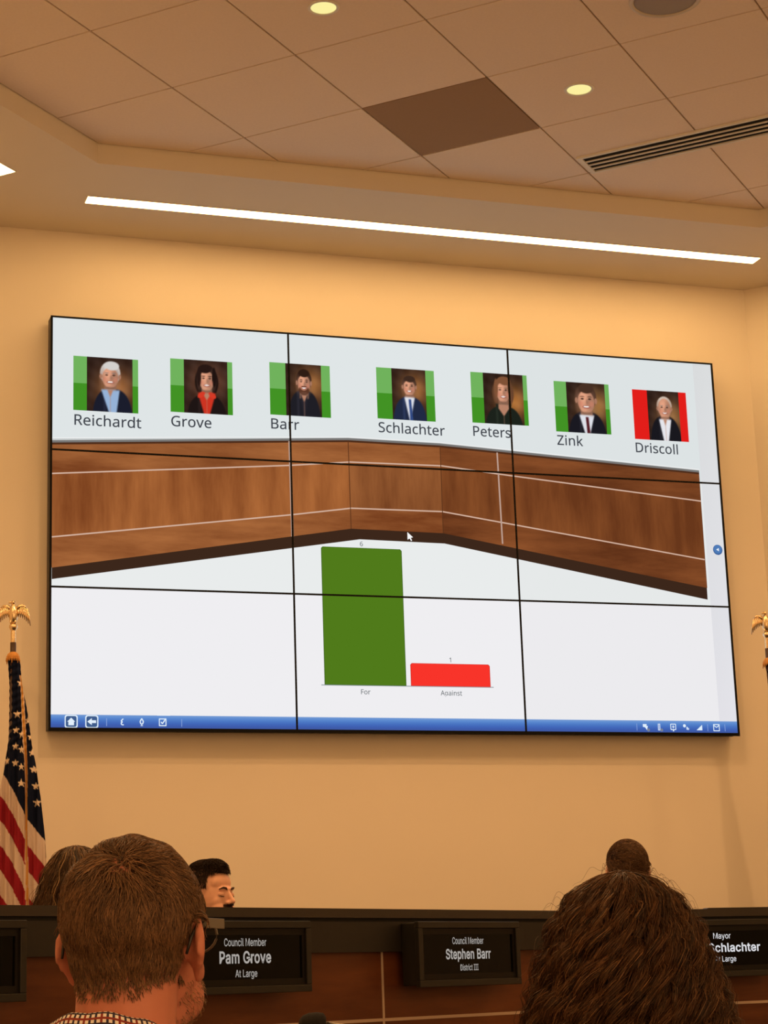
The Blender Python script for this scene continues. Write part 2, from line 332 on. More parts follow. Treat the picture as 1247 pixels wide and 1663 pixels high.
GLYPHS_PLATE = {"_cap":509," ":[188,[]],"A":[480,[[16,0,201,509,276,509,463,0,395,0,287,302,264,372,232,478,245,478,213,371,191,302,85,0],[110,142,110,199,370,199,370,142]]],"B":[456,[[60,0,60,509,241,509,274,507,304,501,329,491,350,477,368,461,381,442,390,421,396,398,398,374,397,354,393,335,387,320,378,307,368,295,356,286,343,278,329,272,315,267,315,262,331,260,347,254,363,245,378,234,391,220,402,203,411,184,416,161,418,136,416,112,410,88,400,67,386,48,367,31,344,18,317,8,284,2,247,0],[125,57,245,57,280,59,309,67,330,80,344,96,353,115,355,137,354,153,350,169,342,184,333,197,320,209,306,218,289,225,269,229,248,231,125,231],[125,285,238,285,256,287,273,290,288,296,302,304,314,314,323,326,330,340,335,356,336,372,333,393,325,413,313,429,294,441,270,449,240,452,125,452]]],"C":[510,[[267,-7,225,-3,186,7,150,25,119,49,91,80,70,115,53,156,43,203,40,254,43,305,53,352,70,393,91,429,119,460,150,484,186,501,225,512,267,516,292,514,317,510,340,504,362,496,383,484,402,471,419,456,435,438,448,418,459,397,467,373,473,348,408,348,404,365,397,381,389,395,380,407,369,419,357,428,344,437,330,444,315,449,300,453,284,455,267,456,238,453,209,445,184,432,161,414,141,391,125,364,113,332,106,295,103,254,106,214,113,176,125,145,141,117,161,94,184,76,209,63,238,55,267,53,284,54,300,56,315,60,330,65,344,72,357,81,369,90,380,102,389,114,397,128,404,144,408,160,473,160,467,136,459,112,448,91,435,71,419,53,402,38,383,25,362,13,341,5,317,-2,293,-6]]],"D":[502,[[219,0,96,0,96,57,215,57,253,60,289,68,318,81,343,99,363,122,379,149,390,180,397,216,399,255,397,294,390,330,379,361,364,387,344,410,320,428,291,441,258,449,221,452,93,452,93,509,225,509,272,505,315,495,353,478,385,455,412,426,433,391,449,351,459,305,462,255,459,205,449,159,433,119,412,84,384,54,351,31,312,14,267,3],[125,509,125,0,60,0,60,509]]],"G":[520,[[269,-7,226,-3,185,8,149,25,118,49,91,80,69,116,53,157,43,204,40,254,43,305,53,352,69,393,91,429,118,460,149,484,184,501,223,512,265,516,291,514,317,510,340,504,363,495,384,483,403,469,420,454,436,436,449,416,460,395,468,372,474,349,408,349,402,364,395,380,387,393,378,405,367,417,356,427,344,436,330,443,315,448,300,452,283,455,265,456,236,453,208,445,183,432,161,415,141,391,125,364,113,332,106,295,103,254,106,214,113,176,125,145,141,118,161,94,184,76,210,63,239,55,269,53,296,55,322,61,345,71,365,85,382,103,396,123,406,147,413,174,415,202,434,199,283,199,283,256,478,256,478,200,475,160,466,123,451,91,431,62,405,38,377,19,344,5,307,-4]]],"I":[301,[[31,0,31,57,118,57,118,452,31,452,31,509,269,509,269,452,183,452,183,57,269,57,269,0]]],"L":[393,[[60,0,60,509,125,509,125,57,361,57,361,0]]],"M":[628,[[60,0,60,509,152,509,277,187,287,159,299,123,311,84,322,49,307,49,318,83,330,121,342,158,352,187,476,509,568,509,568,0,504,0,504,291,504,327,505,369,506,413,507,457,513,457,498,409,482,363,467,322,456,291,342,0,286,0,170,291,159,321,145,361,129,408,112,457,119,457,120,416,121,372,122,328,122,291,122,0]]],"P":[445,[[60,0,60,509,235,509,272,506,305,499,332,487,356,472,375,452,390,430,400,405,407,377,409,348,407,319,400,291,390,265,375,243,356,223,332,207,305,195,272,188,235,186,109,186,109,242,233,242,257,244,279,249,297,256,312,266,324,279,333,294,339,310,343,328,344,348,343,367,339,385,333,402,324,416,312,429,297,439,279,446,257,451,232,452,125,452,125,0]]],"S":[447,[[224,-9,189,-7,156,-1,128,9,103,23,81,40,64,60,51,83,42,109,38,137,104,137,108,118,114,102,123,88,135,76,150,66,166,59,184,53,204,50,224,49,246,50,267,54,286,60,303,69,318,79,329,92,338,106,344,122,346,139,344,154,339,168,332,179,322,188,310,197,296,205,245,222,184,239,145,252,112,269,86,289,67,313,56,341,52,372,54,400,62,425,75,448,92,467,113,484,138,498,165,508,195,514,227,516,259,514,289,507,316,498,340,484,361,468,377,449,390,427,398,403,401,378,337,378,332,401,320,422,302,437,280,449,254,456,225,459,204,457,185,454,167,448,152,440,139,430,129,418,121,405,117,391,115,376,117,360,122,345,131,334,142,324,155,315,169,308,212,293,264,279,312,264,328,256,344,248,359,238,372,226,384,213,395,198,402,180,407,160,408,139,406,112,399,86,386,64,370,43,348,25,323,11,294,0,260,-7]]],"a":[389,[[160,-9,137,-7,115,-2,94,5,76,15,60,29,48,45,38,63,32,85,30,108,32,128,36,146,43,161,53,173,64,184,78,193,92,200,108,206,125,211,178,220,234,227,265,235,276,255,276,257,275,272,272,285,267,297,260,307,251,315,240,322,227,327,212,330,196,331,179,330,163,327,149,322,118,301,100,274,41,291,51,312,64,331,79,346,95,358,114,368,133,375,153,380,174,383,194,384,239,379,255,375,271,369,286,360,300,350,312,336,322,320,330,301,335,278,337,251,337,0,277,0,277,52,272,52,252,25,242,16,229,8,215,1,199,-4,180,-7],[170,45,192,47,211,51,228,59,242,68,254,80,263,93,270,107,274,123,276,138,276,190,259,182,231,176,200,171,175,168,134,159,122,154,112,147,103,139,97,130,93,118,92,105,93,93,96,82,102,72,109,64,119,57,130,52,142,48,156,46]]],"b":[424,[[229,-8,208,-7,188,-3,172,4,159,12,147,21,138,31,118,59,112,59,112,0,53,0,53,509,114,509,114,319,118,319,137,346,146,355,158,365,171,373,187,379,207,383,229,384,259,382,288,374,313,361,335,343,355,319,370,293,381,262,388,227,390,189,388,151,381,115,370,84,355,57,335,34,313,16,288,3,260,-6],[220,47,242,49,262,55,279,66,294,79,306,97,316,117,323,139,327,164,328,189,327,215,323,239,316,261,307,281,294,298,280,311,263,322,242,328,220,330,198,328,178,322,161,312,147,299,134,282,125,263,118,241,114,216,113,189,114,163,118,137,125,115,135,95,147,78,162,65,179,55,199,49]]],"c":[396,[[207,-8,175,-6,144,3,117,16,93,35,72,58,56,85,44,116,37,150,34,187,37,225,44,260,56,291,72,318,93,341,117,360,144,373,175,382,207,384,225,384,243,381,260,377,276,372,291,364,305,356,318,346,330,335,340,322,349,308,356,293,362,277,303,262,290,289,270,311,242,325,207,330,184,328,163,321,145,310,130,296,118,278,108,258,102,236,98,212,96,187,98,163,102,139,108,117,118,98,130,80,145,66,163,55,184,49,207,46,243,52,271,66,292,89,304,117,363,102,357,86,350,70,341,56,331,43,319,32,306,21,292,13,277,5,261,-1,244,-5,226,-7]]],"e":[404,[[212,-8,177,-6,145,3,117,16,93,35,72,58,56,85,44,115,36,150,34,187,36,224,44,259,55,290,71,317,91,341,115,359,142,373,173,382,205,384,226,383,246,380,266,374,285,366,303,355,319,341,334,324,347,304,357,282,365,256,370,226,371,194,371,169,75,169,75,221,338,221,310,202,308,226,304,249,298,269,289,286,277,302,263,314,246,323,227,328,205,330,184,328,164,323,146,313,131,301,119,286,109,270,102,251,97,231,96,211,96,178,98,151,102,127,110,106,121,88,135,73,151,61,169,53,190,48,212,46,227,47,241,49,254,53,265,58,276,65,285,73,294,82,300,93,306,105,365,91,358,72,348,55,335,39,320,26,302,14,283,4,261,-3,237,-7]]],"g":[425,[[207,-151,180,-149,156,-146,134,-140,114,-132,97,-122,82,-110,70,-97,59,-84,51,-69,101,-41,122,-66,131,-74,142,-82,154,-88,169,-93,187,-96,207,-97,235,-95,261,-87,282,-75,298,-58,308,-34,311,-6,311,68,306,68,287,41,277,32,266,23,252,16,236,10,217,6,195,5,166,7,138,15,113,27,90,43,71,65,55,90,44,120,36,154,34,191,36,228,43,263,55,293,70,320,90,343,112,361,138,374,166,382,196,384,218,383,237,379,253,373,267,365,279,356,288,346,308,319,313,319,313,379,372,379,372,-9,370,-40,363,-67,350,-90,334,-109,314,-124,291,-136,265,-144,236,-149],[205,59,227,61,247,66,264,75,278,87,290,103,300,121,307,142,311,166,312,193,311,218,307,243,300,264,291,283,278,299,264,312,247,322,227,328,205,330,183,328,162,322,145,312,130,298,118,281,109,262,102,241,98,217,96,193,98,167,102,143,109,123,118,104,131,88,145,76,163,67,183,61]]],"h":[410,[[114,227,114,0,53,0,53,509,114,509,114,287,102,287,116,319,132,344,152,362,175,374,200,382,227,384,252,383,275,377,295,369,313,356,329,340,341,321,350,298,355,271,357,240,357,0,296,0,296,235,293,262,286,286,273,304,256,318,234,326,210,329,193,328,176,324,161,317,147,308,136,297,126,283,119,266,115,247]]],"i":[167,[[53,0,53,379,114,379,114,0],[84,443,73,444,63,448,54,455,47,463,43,473,41,483,43,494,47,504,54,512,63,518,73,522,84,524,95,522,105,518,114,512,121,504,125,494,126,483,125,473,121,463,114,455,105,448,95,444]]],"l":[189,[[139,-2,113,0,90,8,74,20,62,37,55,59,53,84,53,509,114,509,114,99,114,83,117,71,120,62,126,57,135,53,146,52,160,53,170,54,181,3,162,-1]]],"m":[610,[[53,0,53,379,112,379,112,295,108,295,114,314,122,331,132,346,144,358,158,368,172,376,187,382,203,385,219,386,245,383,268,375,287,361,303,342,314,320,321,295,312,295,318,312,327,329,337,343,350,356,365,366,381,375,398,381,417,385,437,386,458,385,478,380,497,372,514,361,529,346,541,328,550,308,555,283,557,255,557,0,496,0,496,254,493,278,485,298,473,313,456,323,438,329,419,330,402,329,387,326,374,320,363,312,353,302,345,290,340,277,336,263,335,247,335,0,274,0,274,260,272,279,265,297,253,311,238,322,220,328,199,330,185,329,171,326,158,320,145,312,135,302,126,289,119,275,115,257,114,238,114,0]]],"n":[410,[[114,227,114,0,53,0,53,379,112,379,112,287,102,287,116,319,132,344,152,362,175,374,200,382,227,384,252,383,275,377,295,369,313,356,328,340,341,321,350,298,355,271,357,240,357,0,296,0,296,235,293,262,286,286,273,304,256,318,234,326,210,329,193,328,176,324,161,317,147,308,136,297,126,283,119,266,115,247]]],"o":[415,[[207,-8,175,-6,144,3,117,16,93,35,72,58,56,85,44,116,37,150,34,187,37,225,44,260,56,291,72,318,93,341,117,360,144,373,175,382,207,384,240,382,271,373,299,360,322,341,343,318,359,291,371,260,379,225,381,187,379,150,371,116,359,85,343,58,322,35,299,16,271,3,240,-6],[207,46,231,49,252,55,270,66,285,80,298,98,307,117,314,139,318,163,319,187,318,212,314,236,307,258,298,278,285,296,270,310,252,321,231,328,207,330,184,328,163,321,145,310,130,296,118,278,108,258,102,236,98,212,96,187,98,163,102,139,108,117,118,98,130,80,145,66,163,55,184,49]]],"p":[424,[[53,-143,53,379,112,379,112,319,118,319,137,346,146,355,158,365,171,373,187,379,207,383,229,384,259,382,288,374,313,361,335,343,355,319,370,293,381,262,388,227,390,189,388,151,381,115,370,84,355,57,335,34,313,16,288,3,260,-6,229,-8,208,-7,189,-3,173,4,159,12,147,21,138,31,118,59,114,59,114,-143],[220,47,242,49,262,55,279,66,294,79,306,97,316,117,323,139,327,164,328,189,327,215,323,239,316,261,307,281,294,298,280,311,263,322,242,328,220,330,198,328,178,322,161,312,147,299,134,282,125,263,118,241,114,216,113,189,114,163,118,137,125,115,135,95,147,78,162,65,179,55,199,49]]],"r":[259,[[53,0,53,379,112,379,112,321,115,321,124,339,137,354,152,367,171,377,191,383,213,385,229,384,243,384,243,322,230,324,207,326,190,325,174,321,159,315,146,306,135,296,126,284,119,270,115,254,114,237,114,0]]],"s":[365,[[182,-8,157,-7,133,-3,112,3,93,12,76,24,62,38,50,54,41,73,36,94,94,107,101,88,111,72,124,60,140,52,160,47,181,45,206,47,227,53,244,62,257,74,265,88,268,103,266,115,262,126,254,136,243,144,229,150,212,155,149,170,118,180,92,193,72,208,58,227,50,249,47,274,49,295,55,314,65,332,79,347,96,360,115,370,137,378,161,383,187,384,212,383,234,379,254,372,271,364,286,352,299,339,309,324,318,308,324,290,268,277,262,291,254,304,243,316,228,325,210,331,187,333,166,331,147,325,131,317,119,306,111,292,109,277,110,264,115,253,124,243,136,235,152,228,172,223,229,209,261,200,287,187,306,171,320,153,328,131,331,107,329,85,323,65,312,47,298,31,280,17,260,6,236,-2,210,-7]]],"t":[227,[[204,379,204,327,6,327,6,379],[65,471,126,471,126,98,127,83,131,70,136,61,144,55,156,51,170,50,185,51,202,54,213,2,192,-3,168,-4,138,-1,112,7,92,21,77,40,68,65,65,93]]],"u":[410,[[182,-5,158,-3,135,2,115,11,97,23,81,39,69,59,60,82,54,109,53,139,53,379,114,379,114,144,116,117,124,93,137,75,154,61,176,53,200,50,217,51,234,55,249,62,262,71,274,83,283,97,290,113,295,132,296,153,296,379,357,379,357,0,298,0,298,92,307,92,294,60,277,35,257,17,235,5,209,-3]]],"v":[389,[[163,0,17,379,84,379,165,155,187,87,206,21,184,21,203,87,224,155,305,379,371,379,226,0]]],"y":[389,[[47,-139,61,-86,71,-87,104,-89,113,-86,122,-81,130,-74,138,-64,145,-51,151,-36,163,-1,17,379,84,379,165,155,187,87,206,21,184,21,202,87,224,155,305,379,371,379,204,-58,196,-77,187,-93,177,-107,165,-119,153,-128,139,-136,125,-141,108,-144,91,-145,65,-143]]]}


def text_mesh(name, s, m, parent, x0, x1, zbase, cap, y, bold=0.0, font=None):
    """flat lettering in the XZ plane, facing -Y, fitted to x0..x1 (x1 None: centred on x0) with capital height cap"""
    G = font or GLYPHS_SCREEN
    cu = bpy.data.curves.new(name, 'CURVE')
    cu.dimensions = '2D'
    cu.fill_mode = 'BOTH'
    cu.offset = bold
    pen = 0
    for ch in s:
        adv, outs = G[ch]
        for ol in outs:
            sp = cu.splines.new('POLY')
            sp.points.add(len(ol) // 2 - 1)
            for k in range(len(ol) // 2):
                sp.points[k].co = ((pen + ol[2 * k]) / 1000, ol[2 * k + 1] / 1000, 0, 1)
            sp.use_cyclic_u = True
        pen += adv + bold * 900
    tmp = bpy.data.objects.new('tmp', cu)
    COL.objects.link(tmp)
    dg = bpy.context.evaluated_depsgraph_get()
    me = bpy.data.meshes.new_from_object(tmp.evaluated_get(dg))
    bpy.data.objects.remove(tmp)
    co = np.zeros(len(me.vertices) * 3, np.float32)
    me.vertices.foreach_get('co', co)
    co = co.reshape(-1, 3)
    a, b = co[:, 0].min(), co[:, 0].max()
    sy = cap / (G['_cap'] / 1000 + bold)
    if x1 is None:
        sx = sy
        x0 = x0 - (b - a) * sx / 2
    else:
        sx = (x1 - x0) / (b - a)
    out = np.stack([x0 + (co[:, 0] - a) * sx, np.full(len(co), y), zbase + co[:, 1] * sy], 1).astype(np.float32)
    me.vertices.foreach_set('co', out.ravel())
    me.update()
    me.name = name
    me.materials.clear()
    me.materials.append(m)
    o = bpy.data.objects.new(name, me)
    COL.objects.link(o)
    o.parent = parent
    return o


# ------------------------------------------------------------ room
ZT, ZS, WY = 5.043, 4.945, 0.10      # tile ceiling, soffit, screen wall plane
FLOOR, PLAT = 0.0, 0.30
CX = 2.11                            # the screen wall runs -CX..CX, then both sides turn 45 degrees towards the room
WX, WYS = 5.2, 0.10 - (5.2 - CX)     # where the angled walls meet the side walls
YB = -13.0
m_wall = mat('painted_wall', (0.83, 0.74, 0.62), 0.75, spec=0.25, noise=(3, 0.02), bump=(260, 0.12))
m_soffit = mat('painted_soffit', (0.76, 0.69, 0.58), 0.8, spec=0.2, bump=(260, 0.1))
m_tile = mat('ceiling_tile', (0.86, 0.74, 0.63), 0.9, spec=0.15, noise=(90, 0.05), bump=(420, 0.25))
m_tile_dark = mat('brown_ceiling_tile', (0.36, 0.25, 0.17), 0.9, spec=0.1, noise=(90, 0.05), bump=(420, 0.2))
m_grid = mat('ceiling_grid_metal', (0.42, 0.34, 0.27), 0.6)
m_carpet = mat('carpet', (0.12, 0.10, 0.09), 0.95, spec=0.1, noise=(150, 0.3), bump=(300, 0.5))
m_white = mat('white_enamel', (0.75, 0.72, 0.66), 0.5)


def struct(name, mb, m, bevel=0.0):
    return tag(mb.build(name, m, bevel=bevel), kind='structure')


mb = MB()
mb.box(-WX - .2, WX + .2, YB, 0.4, -0.1, FLOOR)
struct('floor', mb, m_carpet)
TOPZ = 5.25
mb = MB()
mb.box(-CX - 0.05, CX + 0.05, WY, WY + 0.2, FLOOR, TOPZ)
struct('wall_back', mb, m_wall)
for s, nm in ((-1, 'wall_back_left'), (1, 'wall_back_right')):
    mb = MB()
    mb.prism([(s * CX, WY, 0), (s * WX, WYS, 0), (s * (WX + .14), WYS + .14, 0), (s * CX, WY + .2, 0)], (0, 0, TOPZ))
    struct(nm, mb, m_wall)
for s, nm in ((-1, 'wall_left'), (1, 'wall_right')):
    mb = MB()
    mb.box(min(s * WX, s * (WX + .2)), max(s * WX, s * (WX + .2)), YB, WYS + .14, 0, TOPZ)
    struct(nm, mb, m_wall)
# baseboard below the screen wall
mb = MB()
mb.box(-CX, CX, WY - .012, WY, PLAT, PLAT + .1)
struct('baseboard_back', mb, mat('dark_base', (0.05, 0.035, 0.03), 0.5))

# soffit ring: underside at ZS, fascia up to the tiles; tray corner at (+-TX, TY)
TX, TY = 1.73, -0.79
SX, SYD = 4.3, -0.79 - (4.3 - 1.73)
for nm, inner, outer in (
        ('ceiling_soffit', [(-TX, TY), (TX, TY)], [(-CX, WY), (CX, WY)]),
        ('ceiling_soffit_left', [(-SX, SYD), (-TX, TY)], [(-WX, WYS), (-CX, WY)]),
        ('ceiling_soffit_right', [(TX, TY), (SX, SYD)], [(CX, WY), (WX, WYS)]),
        ('ceiling_soffit_side_left', [(-SX, YB), (-SX, SYD)], [(-WX, YB), (-WX, WYS)]),
        ('ceiling_soffit_side_right', [(SX, SYD), (SX, YB)], [(WX, WYS), (WX, YB)])):
    mb = MB()
    pts = [(*inner[0], ZS), (*inner[1], ZS), (*outer[1], ZS), (*outer[0], ZS)]
    mb.prism(pts, (0, 0, TOPZ - ZS))
    struct(nm, mb, m_soffit)

# lay-in tile ceiling, laid at 45 degrees to the screen wall
GA = -0.7880
GO = Vector((-1.9615, -1.8897, 0))
GS = 0.6175
ga = Vector((math.cos(GA), math.sin(GA), 0))
gb = Vector((-math.sin(GA), math.cos(GA), 0))
GM = Matrix(((ga.x, gb.x, 0, GO.x), (ga.y, gb.y, 0, GO.y), (0, 0, 1, 0), (0, 0, 0, 1)))
tray_planes = [((0, TY, 0), (0, 1, 0)), ((-TX, TY, 0), (-1, 1, 0)), ((TX, TY, 0), (1, 1, 0)), ((-SX, 0, 0), (-1, 0, 0)), ((SX, 0, 0), (1, 0, 0)), ((0, YB, 0), (0, -1, 0))]


def clip_tray(bm, inset=0.0):
    for co, no in tray_planes:
        n = Vector(no).normalized()
        g = bm.verts[:] + bm.edges[:] + bm.faces[:]
        r = bmesh.ops.bisect_plane(bm, geom=g, plane_co=Vector(co) - n * inset, plane_no=n, clear_outer=True)
        ed = [e for e in r['geom_cut'] if isinstance(e, bmesh.types.BMEdge)]
        bmesh.ops.holes_fill(bm, edges=ed)


mb = MB()
DARK = (1, 2)
g = 0.0045
for i in range(-14, 24):
    for j in range(-18, 24):
        if (i, j) == DARK:
            continue
        c = GO + ga * (i + .5) * GS + gb * (j + .5) * GS
        if abs(c.x) > SX + .6 or c.y < YB - .6 or c.y > 0.2 or abs(c.x) - TX > TY - c.y + 1.2:
            continue
        mb.box(i * GS + g, (i + 1) * GS - g, j * GS + g, (j + 1) * GS - g, ZT, ZT + .015, GM)
clip_tray(mb.bm, 0.006)
ceil = struct('ceiling', mb, m_tile)
mb = MB()
mb.box(-SX - .1, SX + .1, YB, TY + .1, ZT + .007, ZT + .05)
clip_tray(mb.bm)
mb.build('ceiling_grid', m_grid, ceil)
mb = MB()
mb.box(DARK[0] * GS + g, (DARK[0] + 1) * GS - g, DARK[1] * GS + g, (DARK[1] + 1) * GS - g, ZT, ZT + .012, GM)
o = mb.build('ceiling_tile', m_tile_dark, ceil)
o['label'] = 'dark brown replacement ceiling tile'

# raised platform behind the dais
mb = MB()
mb.prism([(-3.6, -4.1, 0), (-.224, -2.05, 0), (1.6, -1.76, 0), (3.4, -2.2, 0), (4.4, -2.6, 0), (WX - .6, WYS + .5, 0), (CX, WY, 0), (-CX, WY, 0), (-WX + .4, WYS + .3, 0)], (0, 0, PLAT))
struct('trim_platform', mb, m_carpet)

# ------------------------------------------------------------ ceiling lights: visible ones, and unseen ones added for fill
m_slot = emat('slot_diffuser', SLOT_COL, SLOT_STR)
m_slot_side = emat('slot_diffuser_side', SLOT_COL, SIDE_STR)
m_can = mat('lamp_trim_white', (0.8, 0.77, 0.7), 0.4)


def slot_light(x0, x1, yc, rzM, label, m=None):
    t = thing('linear_ceiling_light', (0, 0, 0), label, 'ceiling light', group=None)
    t.matrix_world = rzM
    d = MB()
    d.box(x0, x1, yc - .043, yc + .043, -.003, .004)
    d.build('diffuser', m or m_slot, t)
    h = MB()
    for a, b, c, e in ((x0 - .006, x1 + .006, yc - .049, yc - .0435), (x0 - .006, x1 + .006, yc + .0435, yc + .049), (x0 - .006, x0 - .0005, yc - .0435, yc + .0435), (x1 + .0005, x1 + .006, yc - .0435, yc + .0435)):
        h.box(a, b, c, e, -.004, .004)
    h.build('trim_frame', m_can, t)
    return t


slot_light(-1.705 - 0.0, 1.945, -.352, Matrix.Translation((0, 0, ZS)), 'long glowing linear light recessed in the soffit above the video wall')
for s in (-1, 1):
    # along the 45 degree walls: local x runs along the wall away from the corner
    M = Matrix.Translation((s * CX, WY, ZS)) @ Matrix.Rotation(-PI * .25 if s > 0 else PI * 1.25, 4, 'Z')
    if s < 0:
        M = M @ Matrix.Diagonal((1, -1, 1, 1))
    slot_light(.485, 4.0, -.475, M, 'glowing linear light end peeking in at the left edge of the soffit' if s < 0 else 'glowing linear light in the soffit beyond the right edge', m_slot_side)

for s in (-1, 1):  # side wall lights added out of view to brighten the screen wall
    M = Matrix.Translation((s * WX, WYS, ZS)) @ Matrix.Rotation(-PI / 2, 4, 'Z')
    if s < 0:
        M = M @ Matrix.Diagonal((1, -1, 1, 1))
    slot_light(1.0, 8.5, -.475, M, 'unseen linear light added in the soffit along the left side wall' if s < 0 else 'unseen linear light added in the soffit along the right side wall', m_slot_side)

m_lens = emat('downlight_lens', lin((253, 240, 158)), 1.0)
m_lamp_added = emat('added_downlight_lens', DOWN_COL, DOWN_STR)


def downlight(x, y, r, label, m, group=None):
    t = thing('recessed_downlight', (x, y, ZT), label, 'ceiling light', group=group)
    a = MB()
    a.lathe([(0, -.001), (r * .8, -.002), (r, -.001), (r, .003), (0, .003)], 32)
    a.build('lens', m, t, smooth=False)
    b = MB()
    b.lathe([(r + .0005, .003), (r + .0005, -.003), (r + .003, -.005), (r + .012, -.004), (r + .014, 0), (r + .014, .003)], 32)
    b.build('trim_ring', m_can, t, smooth=True)
    return t


downlight(-1.091, -2.328, .052, 'glowing round downlight at the top edge of the view, left of the dark tile', m_lens)
downlight(.230, -1.886, .054, 'glowing round downlight right of the dark brown ceiling tile', m_lens)
for x, y in ((2.2, -2.6), (-2.75, -3.3)):  # two unseen downlights added to light the lower wall
    downlight(x, y, .054, 'round recessed downlight added over the dais for its light, outside the view', m_lens, 'added downlights over the dais ends')
for x, y in ((-1.091, -2.328), (.230, -1.886), (2.2, -2.6), (-2.75, -3.3)):  # beams of the two visible downlights and the two added ones
    ld = bpy.data.lights.new('downlight_beam', 'SPOT')
    ld.energy = BEAM_W
    ld.color = (1.0, 0.56, 0.24)
    ld.spot_size = math.radians(150)
    ld.spot_blend = 1.0
    ld.shadow_soft_size = .05
    lo = bpy.data.objects.new('downlight_beam', ld)
    lo.location = (x, y, ZT - .07)
    COL.objects.link(lo)
# unseen downlights added over the audience to light the room and foreground
for k, (x, y) in enumerate(((-3.4, -5.2), (-.6, -5.4), (2.2, -5.2), (-3.4, -8.6), (-.6, -8.6), (2.2, -8.6), (-2.2, -11.4), (1.4, -11.4))):
    downlight(x, y, .10, 'unseen round downlight added in the tiles over the audience', m_lamp_added, 'added downlights over the audience')

# ceiling speaker
t = thing('ceiling_speaker', (.234, -2.745, ZT), 'round ceiling speaker with grey grille at the top edge of the view', 'speaker')
a = MB()
a.lathe([(0, -.006), (.11, -.006), (.128, -.003), (.128, .002), (0, .002)], 48)
a.build('grille', mat('speaker_grille', (0.34, 0.30, 0.27), 0.6, metal=0.2, bump=(700, 0.8)), t)
b = MB()
b.lathe([(.1285, .002), (.1285, -.005), (.134, -.009), (.146, -.006), (.149, 0), (.149, .002)], 48)
b.build('rim', mat('speaker_rim', (0.62, 0.56, 0.48), 0.5), t, smooth=True)

# linear slot air diffuser: starts on grid line 3, runs along the grid
t = thing('slot_air_vent', (.605, -1.12, ZT), 'long four-slot white linear air vent in the tile ceiling', 'vent')
t.rotation_euler = (0, 0, GA)
VL, VW = 1.235, .21
f = MB()
f.box(-.012, VL, -VW / 2, -VW / 2 + .016, -.010, .006)
f.box(-.012, VL, VW / 2 - .016, VW / 2, -.010, .006)
f.box(-.012, .012, -VW / 2 + .016, VW / 2 - .016, -.010, .006)
f.box(VL - .02, VL, -VW / 2 + .016, VW / 2 - .016, -.010, .006)
f.build('frame', m_white, t)
f = MB()
f.box(.012, VL - .02, -VW / 2 + .016, VW / 2 - .016, -.003, .006)
f.build('plenum', mat('vent_black', (0.004, 0.004, 0.004), 0.9), t)
sw = (VW - .032) / 4
for k in range(1, 4):
    f = MB()
    yc = -VW / 2 + .016 + k * sw
    f.box(.012, VL - .02, yc - .0052, yc + .0052, -.011, -.006)
    f.build('slat', m_white, t)

# ------------------------------------------------------------ video wall (3 x 3 displays)
SW, SH, Z0 = 3.6297, 2.0430, 3.4342
ASP = SW / SH
vw = thing('video_wall', (0, WY, Z0 - SH / 2), 'large video wall of nine displays showing a council vote', 'screen')


def SX_(u):
    return (u - .5) * SW


def SZ_(v):
    return v * SH


def SY_(layer):
    return -WY - .0003 * layer


m_house = mat('display_housing', (0.025, 0.020, 0.017), 0.5)
m_bez = mat('display_bezel', (0.004, 0.004, 0.004), 0.5, spec=0.1)
rows = [(239, 238, 241), (233, 236, 236), (224, 230, 231)]
for r in range(3):
    for c in range(3):
        u0, u1, v0, v1 = c / 3, (c + 1) / 3, r / 3, (r + 1) / 3
        h = MB()
        h.box(SX_(u0) - (.004 if c == 0 else 0), SX_(u1) + (.004 if c == 2 else 0), -WY + .0008, -.0145, SZ_(v0) - (.004 if r == 0 else 0), SZ_(v1) + (.004 if r == 2 else 0))
        p = h.build('display_panel', m_house, vw)
        s = MB()
        s.poly([(SX_(u0), -WY + .0004, SZ_(v0)), (SX_(u1), -WY + .0004, SZ_(v0)), (SX_(u1), -WY + .0004, SZ_(v1)), (SX_(u0), -WY + .0004, SZ_(v1))])
        s.build('screen', emat('screen_white_%d%d' % (r, c), lin(tuple(x - (c == 2) * 3 - (c == 0 and r == 2) * 1 for x in rows[r]))), p)
        b = MB()
        t_ = .0045
        oL, oR, oB, oT = (.006 if c == 0 else 0), (.006 if c == 2 else 0), (.012 if r == 0 else 0), (.004 if r == 2 else 0)
        xa, xb, za, zb = SX_(u0), SX_(u1), SZ_(v0), SZ_(v1)
        yf, yb = -WY - .0045, -WY + .0006
        b.box(xa - oL, xa + t_, yf, yb, za - oB, zb + oT)
        b.box(xb - t_, xb + oR, yf, yb, za - oB, zb + oT)
        b.box(xa + t_, xb - t_, yf, yb, za - oB, za + t_)
        b.box(xa + t_, xb - t_, yf, yb, zb - t_, zb + oT)
        b.build('bezel', m_bez, p)

m_pix = emat('screen_pixels', attr='Col')


